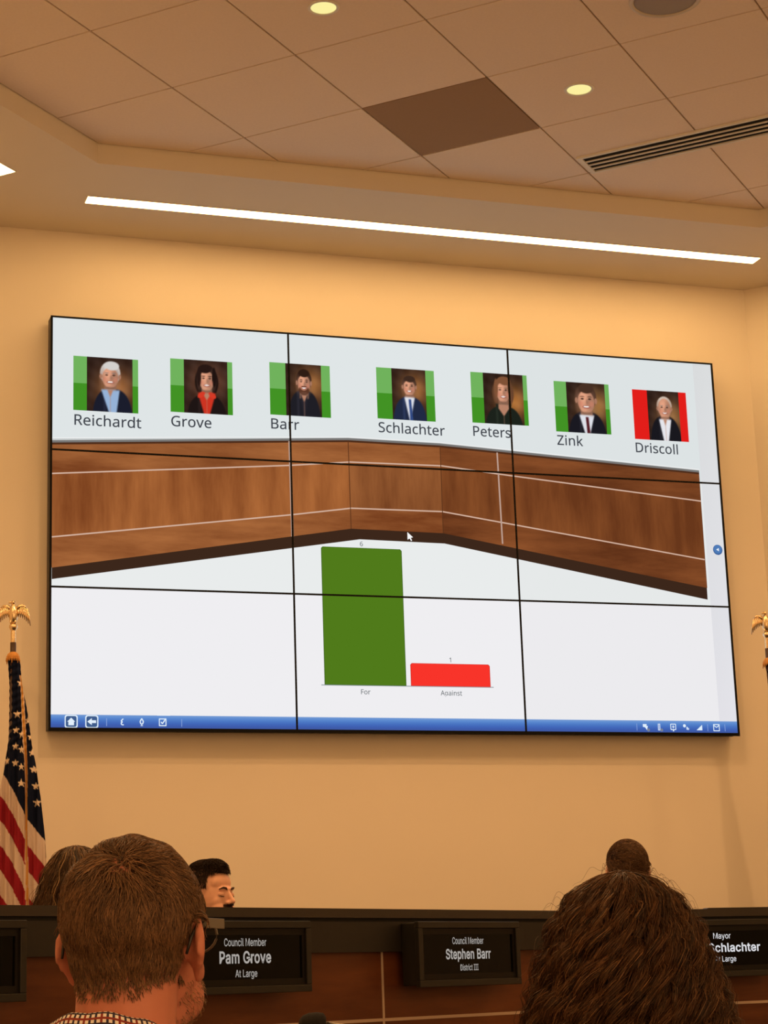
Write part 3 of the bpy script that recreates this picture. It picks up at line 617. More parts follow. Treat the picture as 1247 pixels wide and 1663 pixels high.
class Flat:
    """coloured flat shapes shown on the display (one mesh, colour per corner point)"""

    def __init__(self):
        self.v, self.f, self.c = [], [], []

    def poly(self, pts, rgb, layer=1):
        """pts in screen u,v; fan triangles from the centre"""
        b = len(self.v)
        if not isinstance(rgb, list):
            rgb = [rgb] * len(pts)
        for (u, v), cc in zip(pts, rgb):
            self.v.append((SX_(u), SY_(layer), SZ_(v)))
            self.c.append(lin(cc))
        n = len(pts)
        if n == 4:
            self.f.append((b, b + 1, b + 2, b + 3))
            return
        cu = sum(p[0] for p in pts) / n
        cv = sum(p[1] for p in pts) / n
        self.v.append((SX_(cu), SY_(layer), SZ_(cv)))
        self.c.append(lin(rgb[0]))
        for i in range(n):
            j = (i + 1) % n
            self.f.append((b + i, b + j, b + n, b + n))

    def rect(self, u0, u1, v0, v1, rgb, layer=1):
        self.poly([(u0, v0), (u1, v0), (u1, v1), (u0, v1)], rgb, layer)

    def strip(self, top, bot, rgb, layer=1):
        """quads between two polylines of equal length"""
        for a, b, c, d in zip(top, top[1:], bot[1:], bot):
            self.poly([d, c, b, a], rgb, layer)

    def line(self, pts, wd, rgb, layer=2):
        for (u0, v0), (u1, v1) in zip(pts, pts[1:]):
            dx, dz = (u1 - u0) * ASP, v1 - v0
            L = math.hypot(dx, dz)
            nx, nz = -dz / L * wd / 2 / ASP, dx / L * wd / 2
            self.poly([(u0 - nx, v0 - nz), (u1 - nx, v1 - nz), (u1 + nx, v1 + nz), (u0 + nx, v0 + nz)], rgb, layer)

    def disc(self, u, v, r, rgb, layer=2, n=24):
        self.poly([(u + r * math.cos(2 * PI * k / n) / ASP, v + r * math.sin(2 * PI * k / n)) for k in range(n)], rgb, layer)

    def build(self, name, parent, m=None):
        q = [f for f in self.f if f[2] != f[3]]
        tr = [f[:3] for f in self.f if f[2] == f[3]]
        me = bpy.data.meshes.new(name)
        me.from_pydata(self.v, [], q + tr)
        a = me.color_attributes.new('Col', 'FLOAT_COLOR', 'POINT')
        c = np.ones((len(self.v), 4), np.float32)
        c[:, :3] = np.array(self.c)
        a.data.foreach_set('color', c.ravel())
        me.materials.append(m or m_pix)
        o = bpy.data.objects.new(name, me)
        COL.objects.link(o)
        o.parent = parent
        return o


# the picture of a wood-fronted dais across the middle of the wall
UL, UR = .0012, .9662
top = [(UL, .6844), (.4178, .7309), (.5554, .7304), (.9665, .6956)]
band = [(UL, .6958), (.4178, .7396), (.5556, .7386), (.9668, .7042)]
wbot = [(.0017, .3785), (.4184, .5024), (.5550, .5005), (.9649, .3823)]
bbot = [(.0017, .3512), (.4306, .4762), (.5564, .4740), (.9655, .3512)]
l1 = [(UL, .6071), (.3295, .6565), (.4191, .6734), (.5569, .6760), (.6425, .6623), (.9661, .6164)]
l2 = [(.0014, .4526), (.3332, .5315), (.4193, .5546), (.5552, .5564), (.9652, .4581)]
m_pw1 = wood_mat('picture_wood_left', lin((122, 64, 30)), lin((172, 104, 55)), emission=True, stretch=(5, 1, .8), scale=2.2)
m_pw2 = wood_mat('picture_wood_middle', lin((118, 66, 34)), lin((160, 98, 54)), emission=True, stretch=(5, 1, .8), scale=2.4)
m_pw3 = wood_mat('picture_wood_right', lin((104, 55, 27)), lin((142, 82, 42)), emission=True, stretch=(5, 1, .8), scale=2.3)
m_pw4 = wood_mat('picture_wood_rail', lin((118, 62, 30)), lin((168, 104, 58)), emission=True, stretch=(.9, 1, 5), scale=2.6)
m_pw5 = wood_mat('picture_wood_rail_right', lin((96, 50, 25)), lin((140, 80, 42)), emission=True, stretch=(.9, 1, 5), scale=2.6)


def lerp_line(P, u):
    for (a, b), (c, d) in zip(P, P[1:]):
        if a <= u <= c + 1e-9:
            return b + (d - b) * (u - a) / (c - a)
    return P[-1][1] if u > P[-1][0] else P[0][1]


base = Flat()
base.strip(top, bbot, (60, 39, 27), 1)
pic = base.build('dais_picture', vw)
us = [UL, .333, .4184, .5552, .6437, UR]
for k, (a, b) in enumerate(zip(us, us[1:])):
    body = [m_pw1, m_pw1, m_pw2, m_pw3, m_pw3][k]
    rail = [m_pw4, m_pw4, m_pw4, m_pw5, m_pw5][k]
    for T_, B_, mm in ((top, l1, rail), (l1, l2, body), (l2, wbot, rail)):
        f = Flat()
        f.poly([(a, lerp_line(B_, a)), (b, lerp_line(B_, b)), (b, lerp_line(T_, b)), (a, lerp_line(T_, a))], (150, 90, 45), 2)
        f.build('wood_field', pic, mm)
f = Flat()
sh = lambda P, d: [(u, v + d) for u, v in P]
f.strip(band, sh(top, .004), (196, 200, 200), 3)
f.strip(sh(top, .0045), sh(top, -.001), (120, 118, 116), 4)
f.strip(sh(band, 0), sh(band, -.0028), (236, 238, 238), 5)
f.strip(sh(top, -.0005), sh(top, -.006), (78, 45, 27), 3)
f.line(l1, .0034, (212, 178, 158), 4)
f.line(l2, .0034, (212, 178, 158), 4)
for (a, b) in (((.3315, .719), (.3325, .4762)), ((.6431, .719), (.6448, .4790))):
    f.line([a, b], .0040, (190, 160, 146), 5)
f.line([(.3338, .719), (.3346, .4762)], .003, (120, 84, 62), 5)
for (a, b) in (((.4178, .7275), (.4184, .5024)), ((.5556, .7265), (.5550, .5010))):
    f.line([a, b], .0022, (92, 52, 28), 5)
f.build('counter_edge_and_inlays', pic)
# slightly greyer column at the right end of the picture
f = Flat()
f.poly([(.9705, .0335), (.9985, .0335), (.9985, .997), (.9685, .997)], [(226, 225, 231), (228, 227, 233), (219, 221, 222), (217, 219, 220)], 1)
f.build('side_column', vw)


# ---- portraits
def sm(x, s=.03):
    return np.clip(.5 + x / s, 0, 1)[..., None]


def paint(a, p):
    """a = width/height of the photo; returns callable colour grid (ny, nx, 3) in sRGB"""
    ny, nx = 76, max(24, int(76 * a))
    X, Y = np.meshgrid(np.linspace(0, a, nx), np.linspace(0, 1, ny))
    cx = p['cx'] * a
    img = np.zeros((ny, nx, 3)) + np.array((46, 30, 24))
    glow = np.exp(-(((X - cx - p.get('gx', .1)) / (.30 * a + .1)) ** 2 + ((Y - p.get('gy', .55)) / .32) ** 2))[..., None]
    img = img + glow * np.array(p.get('glow', (112, 74, 34)))
    nz = (np.sin(X * 23 + Y * 11) * np.sin(Y * 17 - X * 7))[..., None]
    img = img + nz * 5

    def put(mask, col):
        nonlocal img
        img = img * (1 - mask) + np.array(col, float) * mask

    def ell(x, y, rx, ry, s=.10, rot=0):
        dx, dy = X - x, Y - y
        if rot:
            dx, dy = dx * math.cos(rot) + dy * math.sin(rot), -dx * math.sin(rot) + dy * math.cos(rot)
        return sm(1 - np.sqrt((dx / rx) ** 2 + (dy / ry) ** 2), s)

    top_, chin, hw = p['top'], p['chin'], p['hw'] * a
    H = top_ - chin
    skin = np.array(p.get('skin', (214, 152, 122)), float)
    hair = np.array(p['hair'], float)
    # long hair behind
    if p.get('long'):
        put(ell(cx, (top_ + p['long']) / 2, hw * 1.42, (top_ - p['long']) / 2, .12), hair * .8)
    # shoulders
    sy = p['shoulder']
    shm = np.minimum(sm(1 - np.sqrt((np.abs(X - cx - p.get('sx', 0)) / (p.get('sw', .46) * a)) ** 2.6 + (np.clip(Y + .25, 0, 9) / (sy + .25)) ** 2.6), .06), 1)
    put(shm, p['coat'])
    put(shm * sm(.02 - np.abs(X - cx - p.get('sx', 0) + .17 * a), .04) * .35, np.array(p['coat']) * 1.9 + 8)
    # neck
    put(sm(hw * .62 - np.abs(X - cx), .03) * sm(Y - (chin - .10), .04) * sm(chin + .1 - Y, .04), skin * .72)
    # opening with shirt
    vb = p.get('vbot', -.1)
    wV = p.get('vw', .13) * a * np.clip((Y - vb) / (chin - .04 - vb), 0, 1)
    put(sm(wV - np.abs(X - cx - (chin - Y) * p.get('lean', 0)), .03) * sm(chin - .03 - Y, .04), p['shirt'])
    if p.get('open'):
        wO = p['open'] * a * np.clip((Y - p.get('obot', chin - .17)) / .15, 0, 1)
        put(sm(wO - np.abs(X - cx), .03) * sm(chin - .03 - Y, .04), skin * .85)
    if p.get('collar') is not None:
        for s in (-1, 1):
            put(ell(cx + s * hw * .66, chin - .07, .10 * a, .045, .25, rot=-s * .7), p['collar'])
    if p.get('tie'):
        put(sm(.035 * a + .012 * (chin - Y) - np.abs(X - cx - (chin - Y) * .06), .02) * sm(chin - .07 - Y, .03), p['tie'])
    # hair cap then face
    put(ell(cx, chin + H * .57, hw * 1.08, H * .46, .10), hair)
    for s in (-1, 1):
        if not p.get('long'):
            put(ell(cx + s * hw * 1.0, chin + H * .44, hw * .14, H * .10, .3), skin * .85)
    fy = chin + H * (.40 if not p.get('bald') else .45)
    put(ell(cx, fy, hw * (.86 if not p.get('bald') else .90), H * (.39 if not p.get('bald') else .48), .10), skin)
    put(ell(cx + hw * .55, fy - H * .02, hw * .5, H * .38, .9) * .5, skin * .62)
    put(ell(cx - hw * .85, fy, hw * .3, H * .36, .9) * .4, skin * .7)
    put(ell(cx - hw * .25, fy + H * .16, hw * .45, H * .16, .9) * .5, np.minimum(255, skin * 1.14))
    if p.get('fringe'):
        put(ell(cx + hw * p['fringe'], chin + H * .86, hw * .75, H * .17, .2), hair)
        if p.get('long'):
            put(ell(cx - hw * .9, chin + H * .55, hw * .25, H * .38, .25), hair)
            put(ell(cx + hw * .9, chin + H * .55, hw * .25, H * .38, .25), hair * .8)
    if p.get('beard'):
        b = ell(cx, chin + H * .13, hw * .72, H * .20, .2) * (1 - ell(cx, chin + H * .27, hw * .5, H * .14, .3))
        put(b * .95, p['beard'])
        put(ell(cx, chin + H * .285, hw * .40, H * .035, .4), p['beard'])
    for s in (-1, 1):
        put(ell(cx + s * hw * .38, chin + H * .50, hw * .17, H * .028, .5) * .85, (50, 32, 26))
        put(ell(cx + s * hw * .38, chin + H * .575, hw * .24, H * .02, .6) * .6, np.minimum(hair, 110))
        put(ell(cx + s * hw * .55, chin + H * .33, hw * .22, H * .09, .9) * .35, (226, 130, 105))
    put(ell(cx + hw * .1, chin + H * .40, hw * .12, H * .09, .9) * .45, skin * .62)
    put(ell(cx, chin + H * .225, hw * .38, H * .05, .4), (150, 66, 58))
    put(ell(cx, chin + H * .232, hw * .30, H * .030, .4), (244, 236, 228))
    put(ell(cx, chin + H * .01, hw * .5, H * .05, .9) * .5, skin * .55)
    return X / a, Y, np.clip(img, 0, 255)


WHITE_SHIRT = (222, 224, 232)
P_ = [
    dict(cx=.51, top=.92, chin=.44, hw=.205, hair=(212, 208, 204), shoulder=.43, coat=(27, 29, 44), shirt=(150, 178, 214), vw=.20, vbot=-.3, open=.07, lean=.10, sw=.44, sx=.04, gy=.45, fringe=.2, glow=(120, 78, 40)),
    dict(cx=.52, top=.91, chin=.42, hw=.19, hair=(40, 24, 20), long=.28, shoulder=.36, coat=(30, 21, 20), shirt=(204, 52, 34), vw=.20, vbot=-.2, open=.11, collar=(214, 58, 38), sw=.46, gx=.02, gy=.6, glow=(70, 44, 30), fringe=-.2),
    dict(cx=.51, top=.89, chin=.44, hw=.20, hair=(46, 28, 20), shoulder=.50, coat=(31, 30, 37), shirt=(38, 36, 44), vw=.1, open=.09, fringe=.05, beard=(88, 50, 34), sw=.46, gx=.16, gy=.62),
    dict(cx=.51, top=.86, chin=.48, hw=.20, hair=(62, 42, 32), shoulder=.46, coat=(33, 42, 68), shirt=WHITE_SHIRT, vw=.15, vbot=-.05, fringe=.15, tie=(50, 74, 132), sw=.50, gx=.12, gy=.6),
    dict(cx=.49, top=.93, chin=.43, hw=.19, hair=(128, 82, 54), long=.30, shoulder=.36, coat=(28, 34, 27), shirt=(28, 34, 27), vw=.2, open=.13, obot=.16, sw=.48, gx=.22, gy=.45, fringe=.25, glow=(130, 84, 34)),
    dict(cx=.50, top=.97, chin=.39, hw=.25, hair=(72, 48, 36), shoulder=.43, coat=(26, 25, 33), shirt=WHITE_SHIRT, vw=.19, vbot=-.2, fringe=.08, tie=(84, 26, 34), sw=.50, gx=.2, gy=.55, glow=(118, 86, 40)),
    dict(cx=.53, top=.88, chin=.46, hw=.22, hair=(206, 188, 172), bald=1, shoulder=.50, coat=(25, 24, 30), shirt=(230, 230, 236), vw=.19, vbot=-.3, open=.06, sw=.50, gx=.14, gy=.5, glow=(104, 76, 40)),
]
RC = [(.0295, .1186, .7675, .9040, .0479, .1107), (.1635, .2515, .7773, .9138, .1825, .2444), (.3052, .3937, .7853, .9213, .3284, .3806), (.4630, .5507, .7917, .9271, .4859, .5375),
      (.6072, .6953, .7958, .9319, .6264, .6887), (.7380, .8264, .7853, .9224, .7575, .8195), (.8645, .9533, .7773, .9140, .8886, .9407)]
G1, G2 = (112, 178, 92), (66, 146, 36)
for k, ((u0, u1, v0, v1, i0, i1), p) in enumerate(zip(RC, P_)):
    f = Flat()
    if k < 6:
        vm = v0 + (v1 - v0) * .5
        f.rect(u0, u1, v0, vm, G2, 1)
        f.rect(u0, u1, vm, v1, G1, 1)
    else:
        f.rect(u0, u1, v0, v1, (226, 30, 26), 1)
    tile = f.build('vote_tile', vw)
    X, Y, img = paint((i1 - i0) * ASP / (v1 - v0), p)
    ny, nx = X.shape
    V = np.stack([SX_(i0 + X * (i1 - i0)), np.full(X.shape, SY_(2)), SZ_(v0 + Y * (v1 - v0))], -1).reshape(-1, 3)
    idx = np.arange(ny * nx).reshape(ny, nx)
    Fq = np.stack([idx[:-1, :-1], idx[:-1, 1:], idx[1:, 1:], idx[1:, :-1]], -1).reshape(-1, 4)
    c = img.reshape(-1, 3) / 255
    c = np.where(c <= .04045, c / 12.92, ((c + .055) / 1.055) ** 2.4)
    o = arr_mesh('portrait_photo', V, Fq, m_pix, tile, colors=c)
NM = (('Reichardt', .0311, .1226, .7308), ('Grove', .1642, .2207, .7411), ('Barr', .3061, .3468, .7494), ('Schlachter', .4638, .5640, .7560),
      ('Peters', .6077, .6658, .7604), ('Zink', .7387, .7799, .7493), ('Driscoll', .8648, .9338, .7414))
m_ink = emat('screen_ink', lin((62, 66, 74)))
for s, a, b, v in NM:
    text_mesh('name_caption', s, m_ink, vw, SX_(a), SX_(b), SZ_(v), .0262 * SH, SY_(2), bold=.006)

# ---- bar chart
f = Flat()
f.line([(.3691, .1108), (.6211, .1114)], .0022, (150, 160, 165), 1)
chart = f.build('bar_chart', vw)
f = Flat()
r_ = .004


def rbar(u0, u1, v0, v1, cols, layer):
    f = Flat()
    f.poly([(u0, v0), (u1, v0), (u1, v1 - .004), (u1 - .0023, v1), (u0 + .0023, v1), (u0, v1 - .004)], cols, layer)
    return f


rbar(.3738, .4918, .1116, .4546, (56, 96, 14), 2).build('chart_bar', chart)
rbar(.3748, .4908, .1126, .4536, (80, 122, 26), 3).build('chart_bar_fill', chart)
rbar(.4984, .6166, .1118, .1685, (196, 40, 30), 2).build('chart_bar', chart)
rbar(.4992, .6158, .1126, .1677, (248, 52, 42), 3).build('chart_bar_fill', chart)
m_grey = emat('screen_grey_text', lin((92, 100, 104)))
text_mesh('chart_text', '6', m_grey, chart, SX_(.4328), None, SZ_(.4590), .0115 * SH, SY_(2), bold=.005)
text_mesh('chart_text', '1', m_grey, chart, SX_(.5578), None, SZ_(.1725), .0115 * SH, SY_(2), bold=.005)
text_mesh('chart_text', 'For', m_grey, chart, SX_(.4257), SX_(.4393), SZ_(.0895), .0120 * SH, SY_(2), bold=.004)
text_mesh('chart_text', 'Against', m_grey, chart, SX_(.5417), SX_(.5733), SZ_(.0895), .0120 * SH, SY_(2), bold=.004)

# ---- toolbar with icons
f = Flat()
cs = [(118, 156, 212), (92, 138, 208), (76, 120, 196), (66, 104, 186), (62, 92, 172), (64, 88, 158)]
vs = np.linspace(.0325, 0.0015, 6)
for k in range(5):
    f.poly([(.0012, vs[k + 1]), (.9988, vs[k + 1]), (.9988, vs[k]), (.0012, vs[k])], [cs[k + 1], cs[k + 1], cs[k], cs[k]], 1)
bar = f.build('toolbar', vw)
IW = (226, 240, 252)


def icon(fn, name='toolbar_icon'):
    f = Flat()
    fn(f)
    return f.build(name, bar)


def rring(f, u, v, h, wd, col, layer, r=.35):
    pts = []
    for cx_, cy_, a0 in ((1, 1, 0), (-1, 1, 90), (-1, -1, 180), (1, -1, 270)):
        for k in range(5):
            a = math.radians(a0 + k * 22.5)
            pts.append((cx_ * (1 - r) + r * math.cos(a), cy_ * (1 - r) + r * math.sin(a)))
    n = len(pts)
    for i in range(n):
        p, q = pts[i], pts[(i + 1) % n]
        s = 1 - wd / h
        f.poly([(u + p[0] * h * s / ASP, v + p[1] * h * s), (u + q[0] * h * s / ASP, v + q[1] * h * s), (u + q[0] * h / ASP, v + q[1] * h), (u + p[0] * h / ASP, v + p[1] * h)], col, layer)


def P2(u, v, s, pts):
    return [(u + x * s / ASP, v + y * s) for x, y in pts]


VC = .0165
icon(lambda f: (f.rect(.028 - .0075, .028 + .0075, VC - .0130, VC + .0130, (62, 92, 140), 2), rring(f, .028, VC, .0152, .0026, IW, 3),
                f.poly(P2(.028, VC, .0088, [(-.75, -1), (.75, -1), (.75, 0), (-.75, 0)]), IW, 3), f.poly(P2(.028, VC, .0088, [(-1.05, -.05), (1.05, -.05), (0, 1.0)]), IW, 4)))
icon(lambda f: (f.rect(.055 - .0075, .055 + .0075, VC - .0130, VC + .0130, (62, 92, 140), 2), rring(f, .055, VC, .0152, .0026, IW, 3),
                f.poly(P2(.055, VC, .0095, [(-1.1, 0), (0, -.85), (0, .85)]), IW, 3), f.poly(P2(.055, VC, .0095, [(-.1, -.33), (1.05, -.33), (1.05, .33), (-.1, .33)]), IW, 4)))
for u in (.0745, .1748, .838, .9507, .9785):
    icon(lambda f: f.rect(u - .0004, u + .0004, VC - .010, VC + .008, (142, 168, 222), 2), 'toolbar_divider')
icon(lambda f: (f.line([(.0965, VC + .0075), (.0935, VC + .002), (.0955, VC), (.0935, VC - .003), (.0945, VC - .0065), (.0972, VC - .0068)], .0026, IW, 2)))
icon(lambda f: (f.line([(.1211, VC + .0085), (.1188, VC + .001), (.1200, VC - .0045), (.1222, VC - .0045), (.1234, VC + .001), (.1211, VC + .0085)], .0026, IW, 2), f.rect(.1207, .1215, VC - .0090, VC - .004, IW, 2), f.rect(.1195, .1227, VC - .0092, VC - .0078, IW, 3)))
icon(lambda f: (rring(f, .1491, VC, .0090, .0022, IW, 2, .12), f.line([(.1470, VC + .001), (.1487, VC - .0035), (.1535, VC + .009)], .0026, IW, 3)))
icon(lambda f: f.poly([(.1415, .0322), (.1595, .0322), (.1580, .0338), (.1430, .0338)], (244, 247, 250), 2), 'active_tab_notch')
VR = .0158
icon(lambda f: (f.rect(.8475, .8535, VR, VR + .0075, IW, 2), f.poly([(.8495, VR), (.8555, VR + .003), (.8535, VR - .008), (.8515, VR - .002)], IW, 3), f.disc(.8560, VR - .0075, .0042, (120, 128, 150), 4, 10)))
icon(lambda f: (f.rect(.8712, .8750, VR - .0085, VR + .0088, (204, 220, 244), 2), f.rect(.8722, .8740, VR - .0065, VR + .0065, (150, 170, 215), 3), f.disc(.8768, VR - .0075, .0042, (120, 128, 150), 4, 10)))
icon(lambda f: (rring(f, .8955, VR + .001, .0080, .0020, IW, 2, .2), f.rect(.8945, .8965, VR - .0105, VR - .007, IW, 3), f.line([(.8955, VR - .003), (.8955, VR + .005)], .002, IW, 3), f.line([(.8935, VR + .001), (.8975, VR + .001)], .002, IW, 3)))
icon(lambda f: (f.disc(.9135, VR + .004, .0042, IW, 2, 12), f.rect(.9165, .9185, VR - .006, VR + .001, IW, 3), f.disc(.9190, VR - .004, .003, (200, 214, 240), 4, 10)))
icon(lambda f: f.poly([(.9325, VR - .0072), (.9418, VR - .0072), (.9418, VR + .0068)], IW, 2))
icon(lambda f: (rring(f, .9648, VR, .0092, .0022, IW, 2, .15), f.line([(.9604, VR + .006), (.9648, VR + .0005), (.9692, VR + .006)], .0022, IW, 3)))
# round side button and mouse pointer
f = Flat()
f.disc(.9880, .4860, .0138, (52, 92, 150), 3)
f.disc(.9878, .4875, .0118, (78, 122, 182), 4)
f.poly(P2(.9878, .4865, .0045, [(-1, 0), (.8, -1), (.8, 1)]), (235, 242, 250), 5)
f.build('side_button', vw)
f = Flat()
f.poly(P2(.5012, .4995, .0215, [(0, 0), (.0, -.92), (.22, -.70), (.42, -1.05), (.55, -.98), (.38, -.64), (.68, -.60)]), (250, 250, 250), 6)
f.build('mouse_pointer', vw)

# ------------------------------------------------------------ council dais
A1, A2_, A3_ = math.radians(31.23), math.radians(9.1), math.radians(-13)
V1 = Vector((-.224, -2.393, 0))
V0 = V1 - 3.5 * Vector((math.cos(A1), math.sin(A1), 0))
V2 = V1 + 2.3 * Vector((math.cos(A2_), math.sin(A2_), 0))
V3 = V2 + 1.9 * Vector((math.cos(A3_), math.sin(A3_), 0))
PL = [V0, V1, V2, V3]


def offset_line(P, d):
    """polyline moved inwards (away from the audience) by d, mitred"""
    segs = []
    for a, b in zip(P, P[1:]):
        t = (b - a).normalized()
        n = Vector((-t.y, t.x, 0))
        segs.append((a + n * d, b + n * d, t))
    out = [segs[0][0]]
    for (a, b, t), (c, e, s) in zip(segs, segs[1:]):
        den = t.x * s.y - t.y * s.x
        k = ((c.x - a.x) * s.y - (c.y - a.y) * s.x) / den
        out.append(a + t * k)
    out.append(segs[-1][1])
    return out


def ribbon(mb, d0, d1, z0, z1, P=None):
    a, b = offset_line(P or PL, d0), offset_line(P or PL, d1)
    for i in range(len(a) - 1):
        mb.prism([(a[i].x, a[i].y, z0), (a[i + 1].x, a[i + 1].y, z0), (b[i + 1].x, b[i + 1].y, z0), (b[i].x, b[i].y, z0)], (0, 0, z1 - z0))


ZTOP, ZSLAB, ZF1, ZF0, ZTR = 1.430, 1.4006, 1.388, 1.291, 1.0726
m_lam = mat('dark_laminate', (0.026, 0.018, 0.013), 0.42, spec=0.5, noise=(60, 0.12))
m_fas = mat('dark_fascia', (0.013, 0.010, 0.007), 0.5, spec=0.4, noise=(80, 0.1))
m_gap = mat('shadow_gap_black', (0.006, 0.005, 0.004), 0.8)
m_wood = wood_mat('dais_wood', (0.085, 0.022, 0.0055), (0.165, 0.050, 0.014), stretch=(.8, .8, 6), scale=3.2, rough=0.4)
m_inlay = mat('inlay_metal', (0.55, 0.42, 0.33), 0.45, metal=0.3)
dais = thing('council_dais', (V1.x, V1.y, 0), 'long angled wooden council dais with dark counter top and thin metal inlays', 'desk')
T0 = Matrix.Translation((-V1.x, -V1.y, 0))
mb = MB()
ribbon(mb, 0, .26, ZSLAB, ZTOP)
mb.build('counter_top', m_lam, dais, M=T0)
mb = MB()
ribbon(mb, .014, .10, ZF1 - .004, ZSLAB)
mb.build('reveal', m_gap, dais, M=T0)
mb = MB()
ribbon(mb, .0, .10, ZF0, ZF1)
mb.build('fascia', m_fas, dais, M=T0)
# wood front: three bands of panel separated by the inlay lines
for z0, z1 in ((0.10, .40), (.41, ZTR - .005), (ZTR + .005, ZF0)):
    mb = MB()
    ribbon(mb, .030, .10, z0, z1)
    mb.build('front_panel', m_wood, dais, M=T0)
mb = MB()
ribbon(mb, .055, .10, 0.0, .10)
mb.build('toe_kick', m_gap, dais, M=T0)
for zc in (.405, ZTR):
    mb = MB()
    ribbon(mb, .0285, .08, zc - .005, zc + .005)
    mb.build('inlay', m_inlay, dais, M=T0)


def seg_frame(k):
    V, A = ((V1, A1), (V1, A2_), (V2, A3_))[k]
    return Matrix.Translation(V) @ Matrix.Rotation(A, 4, 'Z')


for k, xs in ((0, (-1.091, -2.19, -3.29)), (1, (1.15,)), (2, (1.1,))):
    for x in xs:
        mb = MB()
        mb.box(x - .005, x + .005, .0280, .05, .10, ZF0, seg_frame(k))
        mb.build('inlay', m_inlay, dais, M=T0)
# work surface and back supports behind the counter
mb = MB()
ribbon(mb, .10, .50, 1.02, 1.05)
mb.build('work_surface', m_lam, dais, M=T0)
mb = MB()
ribbon(mb, .10, .12, PLAT, 1.02)
mb.build('back_panel', m_wood, dais, M=T0)
mb = MB()
ribbon(mb, .10, .12, 1.05, ZSLAB)
mb.build('back_rail', m_lam, dais, M=T0)
for k, xs in ((0, (-3.46, -2.3, -1.15)), (1, (.05, 1.15, 2.25)), (2, (1.1,))):
    for x in xs:
        mb = MB()
        mb.box(x - .012, x + .012, .12, .44, PLAT, 1.02, seg_frame(k))
        mb.build('support_panel', m_wood, dais, M=T0)

# ------------------------------------------------------------ name displays on the dais front
m_nd = mat('name_display_case', (0.014, 0.012, 0.009), 0.4, spec=0.4)
m_nd2 = mat('name_display_glass', (0.002, 0.002, 0.002), 0.12, spec=0.12)
m_txt = emat('name_display_letters', lin((172, 166, 160)))
m_txt2 = emat('name_display_letters_bright', lin((222, 222, 226)))


def name_display(k, xc, lines, label, wdt=.56, bright=False):
    """lines: (string, centre x, baseline below the top edge, cap height, width, bold)"""
    M = seg_frame(k) @ Matrix.Translation((xc, 0, 0))
    t = thing('name_display', (0, 0, 0), label, 'name plate')
    t.matrix_world = M @ Matrix.Translation((0, 0, 1.172))
    hgt, h2 = .214, wdt / 2
    b = MB()
    b.box(-h2 + .004, h2 - .004, -.062, -.001, .006, hgt - .003)
    b.build('housing', m_nd, t, bevel=.004)
    b = MB()      # outer frame
    fw = .022
    y0, y1 = -.080, -.062
    b.box(-h2, h2, y0, y1, hgt - fw, hgt)
    b.box(-h2, h2, y0, y1, 0, fw)
    b.box(-h2, -h2 + fw, y0, y1, fw, hgt - fw)
    b.box(h2 - fw, h2, y0, y1, fw, hgt - fw)
    b.build('frame', m_nd, t, bevel=.0022)
    b = MB()      # recessed inner frame
    fi = .020
    y0, y1 = -.0720, -.0622
    x0, x1, z0, z1 = -h2 + fw, h2 - fw, fw, hgt - fw
    b.box(x0, x1, y0, y1, z1 - fi, z1 - .001)
    b.box(x0, x1, y0, y1, z0 + .001, z0 + fi)
    b.box(x0 + .001, x0 + fi * .6, y0, y1, z0 + fi, z1 - fi)
    b.box(x1 - fi * .6, x1 - .001, y0, y1, z0 + fi, z1 - fi)
    b.build('inner_frame', mat('name_display_inner', (0.008, 0.006, 0.005), 0.5, spec=.2), t)
    b = MB()
    b.box(x0 + fi * .6, x1 - fi * .6, -.0665, -.0625, z0 + fi, z1 - fi)
    g_ = b.build('screen', m_nd2, t)
    for s, cx, dz, cap, wd, bold in lines:
        text_mesh('lettering', s, m_txt2 if bright else m_txt, g_, cx - wd / 2, cx + wd / 2, hgt - dz, cap, -.0672, bold=bold, font=GLYPHS_PLATE)
    return t


name_display(0, .394 - 1.141, (('Council Member', 0, .0745, .0225, .172, .004), ('Stephen Barr', 0, .1235, .0330, .248, .018), ('District III', .002, .1625, .0205, .099, .004)),
             'black name display reading Stephen Barr, between the two foreground heads')
name_display(0, -.693 - 1.141, (('Council Member', 0, .0740, .0225, .181, .004), ('Pam Grove', 0, .1240, .0350, .222, .018), ('At Large', .002, .1650, .0215, .094, .004)),
             'black name display reading Pam Grove, right beside the man with glasses')
name_display(0, -1.825 - 1.141, (), 'blank dark name display cut off by the left edge')
name_display(1, .600, (('Mayor', .012, .0710, .0215, .082, .004), ('Schlachter', .068, .1200, .0320, .245, .018), ('At Large', .022, .1570, .0205, .100, .004)),
             'black name display reading Schlachter, partly behind the curly hair', bright=True)

# ------------------------------------------------------------ monitors standing on the dais work surface
m_mon = mat('monitor_plastic', (0.016, 0.013, 0.012), 0.4)


def monitor(k, x0, x1, label):
    M = seg_frame(k) @ Matrix.Translation(((x0 + x1) / 2, .34, 1.05))
    t = thing('desk_monitor', (0, 0, 0), label, 'monitor')
    t.matrix_world = M
    h2 = (x1 - x0) / 2
    b = MB()
    b.prism([(-h2, -.018, .12), (h2, -.018, .12), (h2, -.018, .388), (h2 - .012, -.018, .397), (-h2 + .02, -.018, .397), (-h2, -.018, .388)], (0, .034, 0))
    b.build('back_shell', m_mon, t, bevel=.002)
    b = MB()
    b.box(-h2 + .01, h2 - .01, .0165, .019, .13, .385)
    b.build('screen', m_nd2, t)
    b = MB()
    b.box(-.03, .03, -.04, -.0185, .01, .26)
    b.build('neck', m_mon, t, bevel=.003)
    b = MB()
    b.box(-.11, .11, -.08, .08, .0, .01)
    b.build('base', m_mon, t, bevel=.003)
    return t


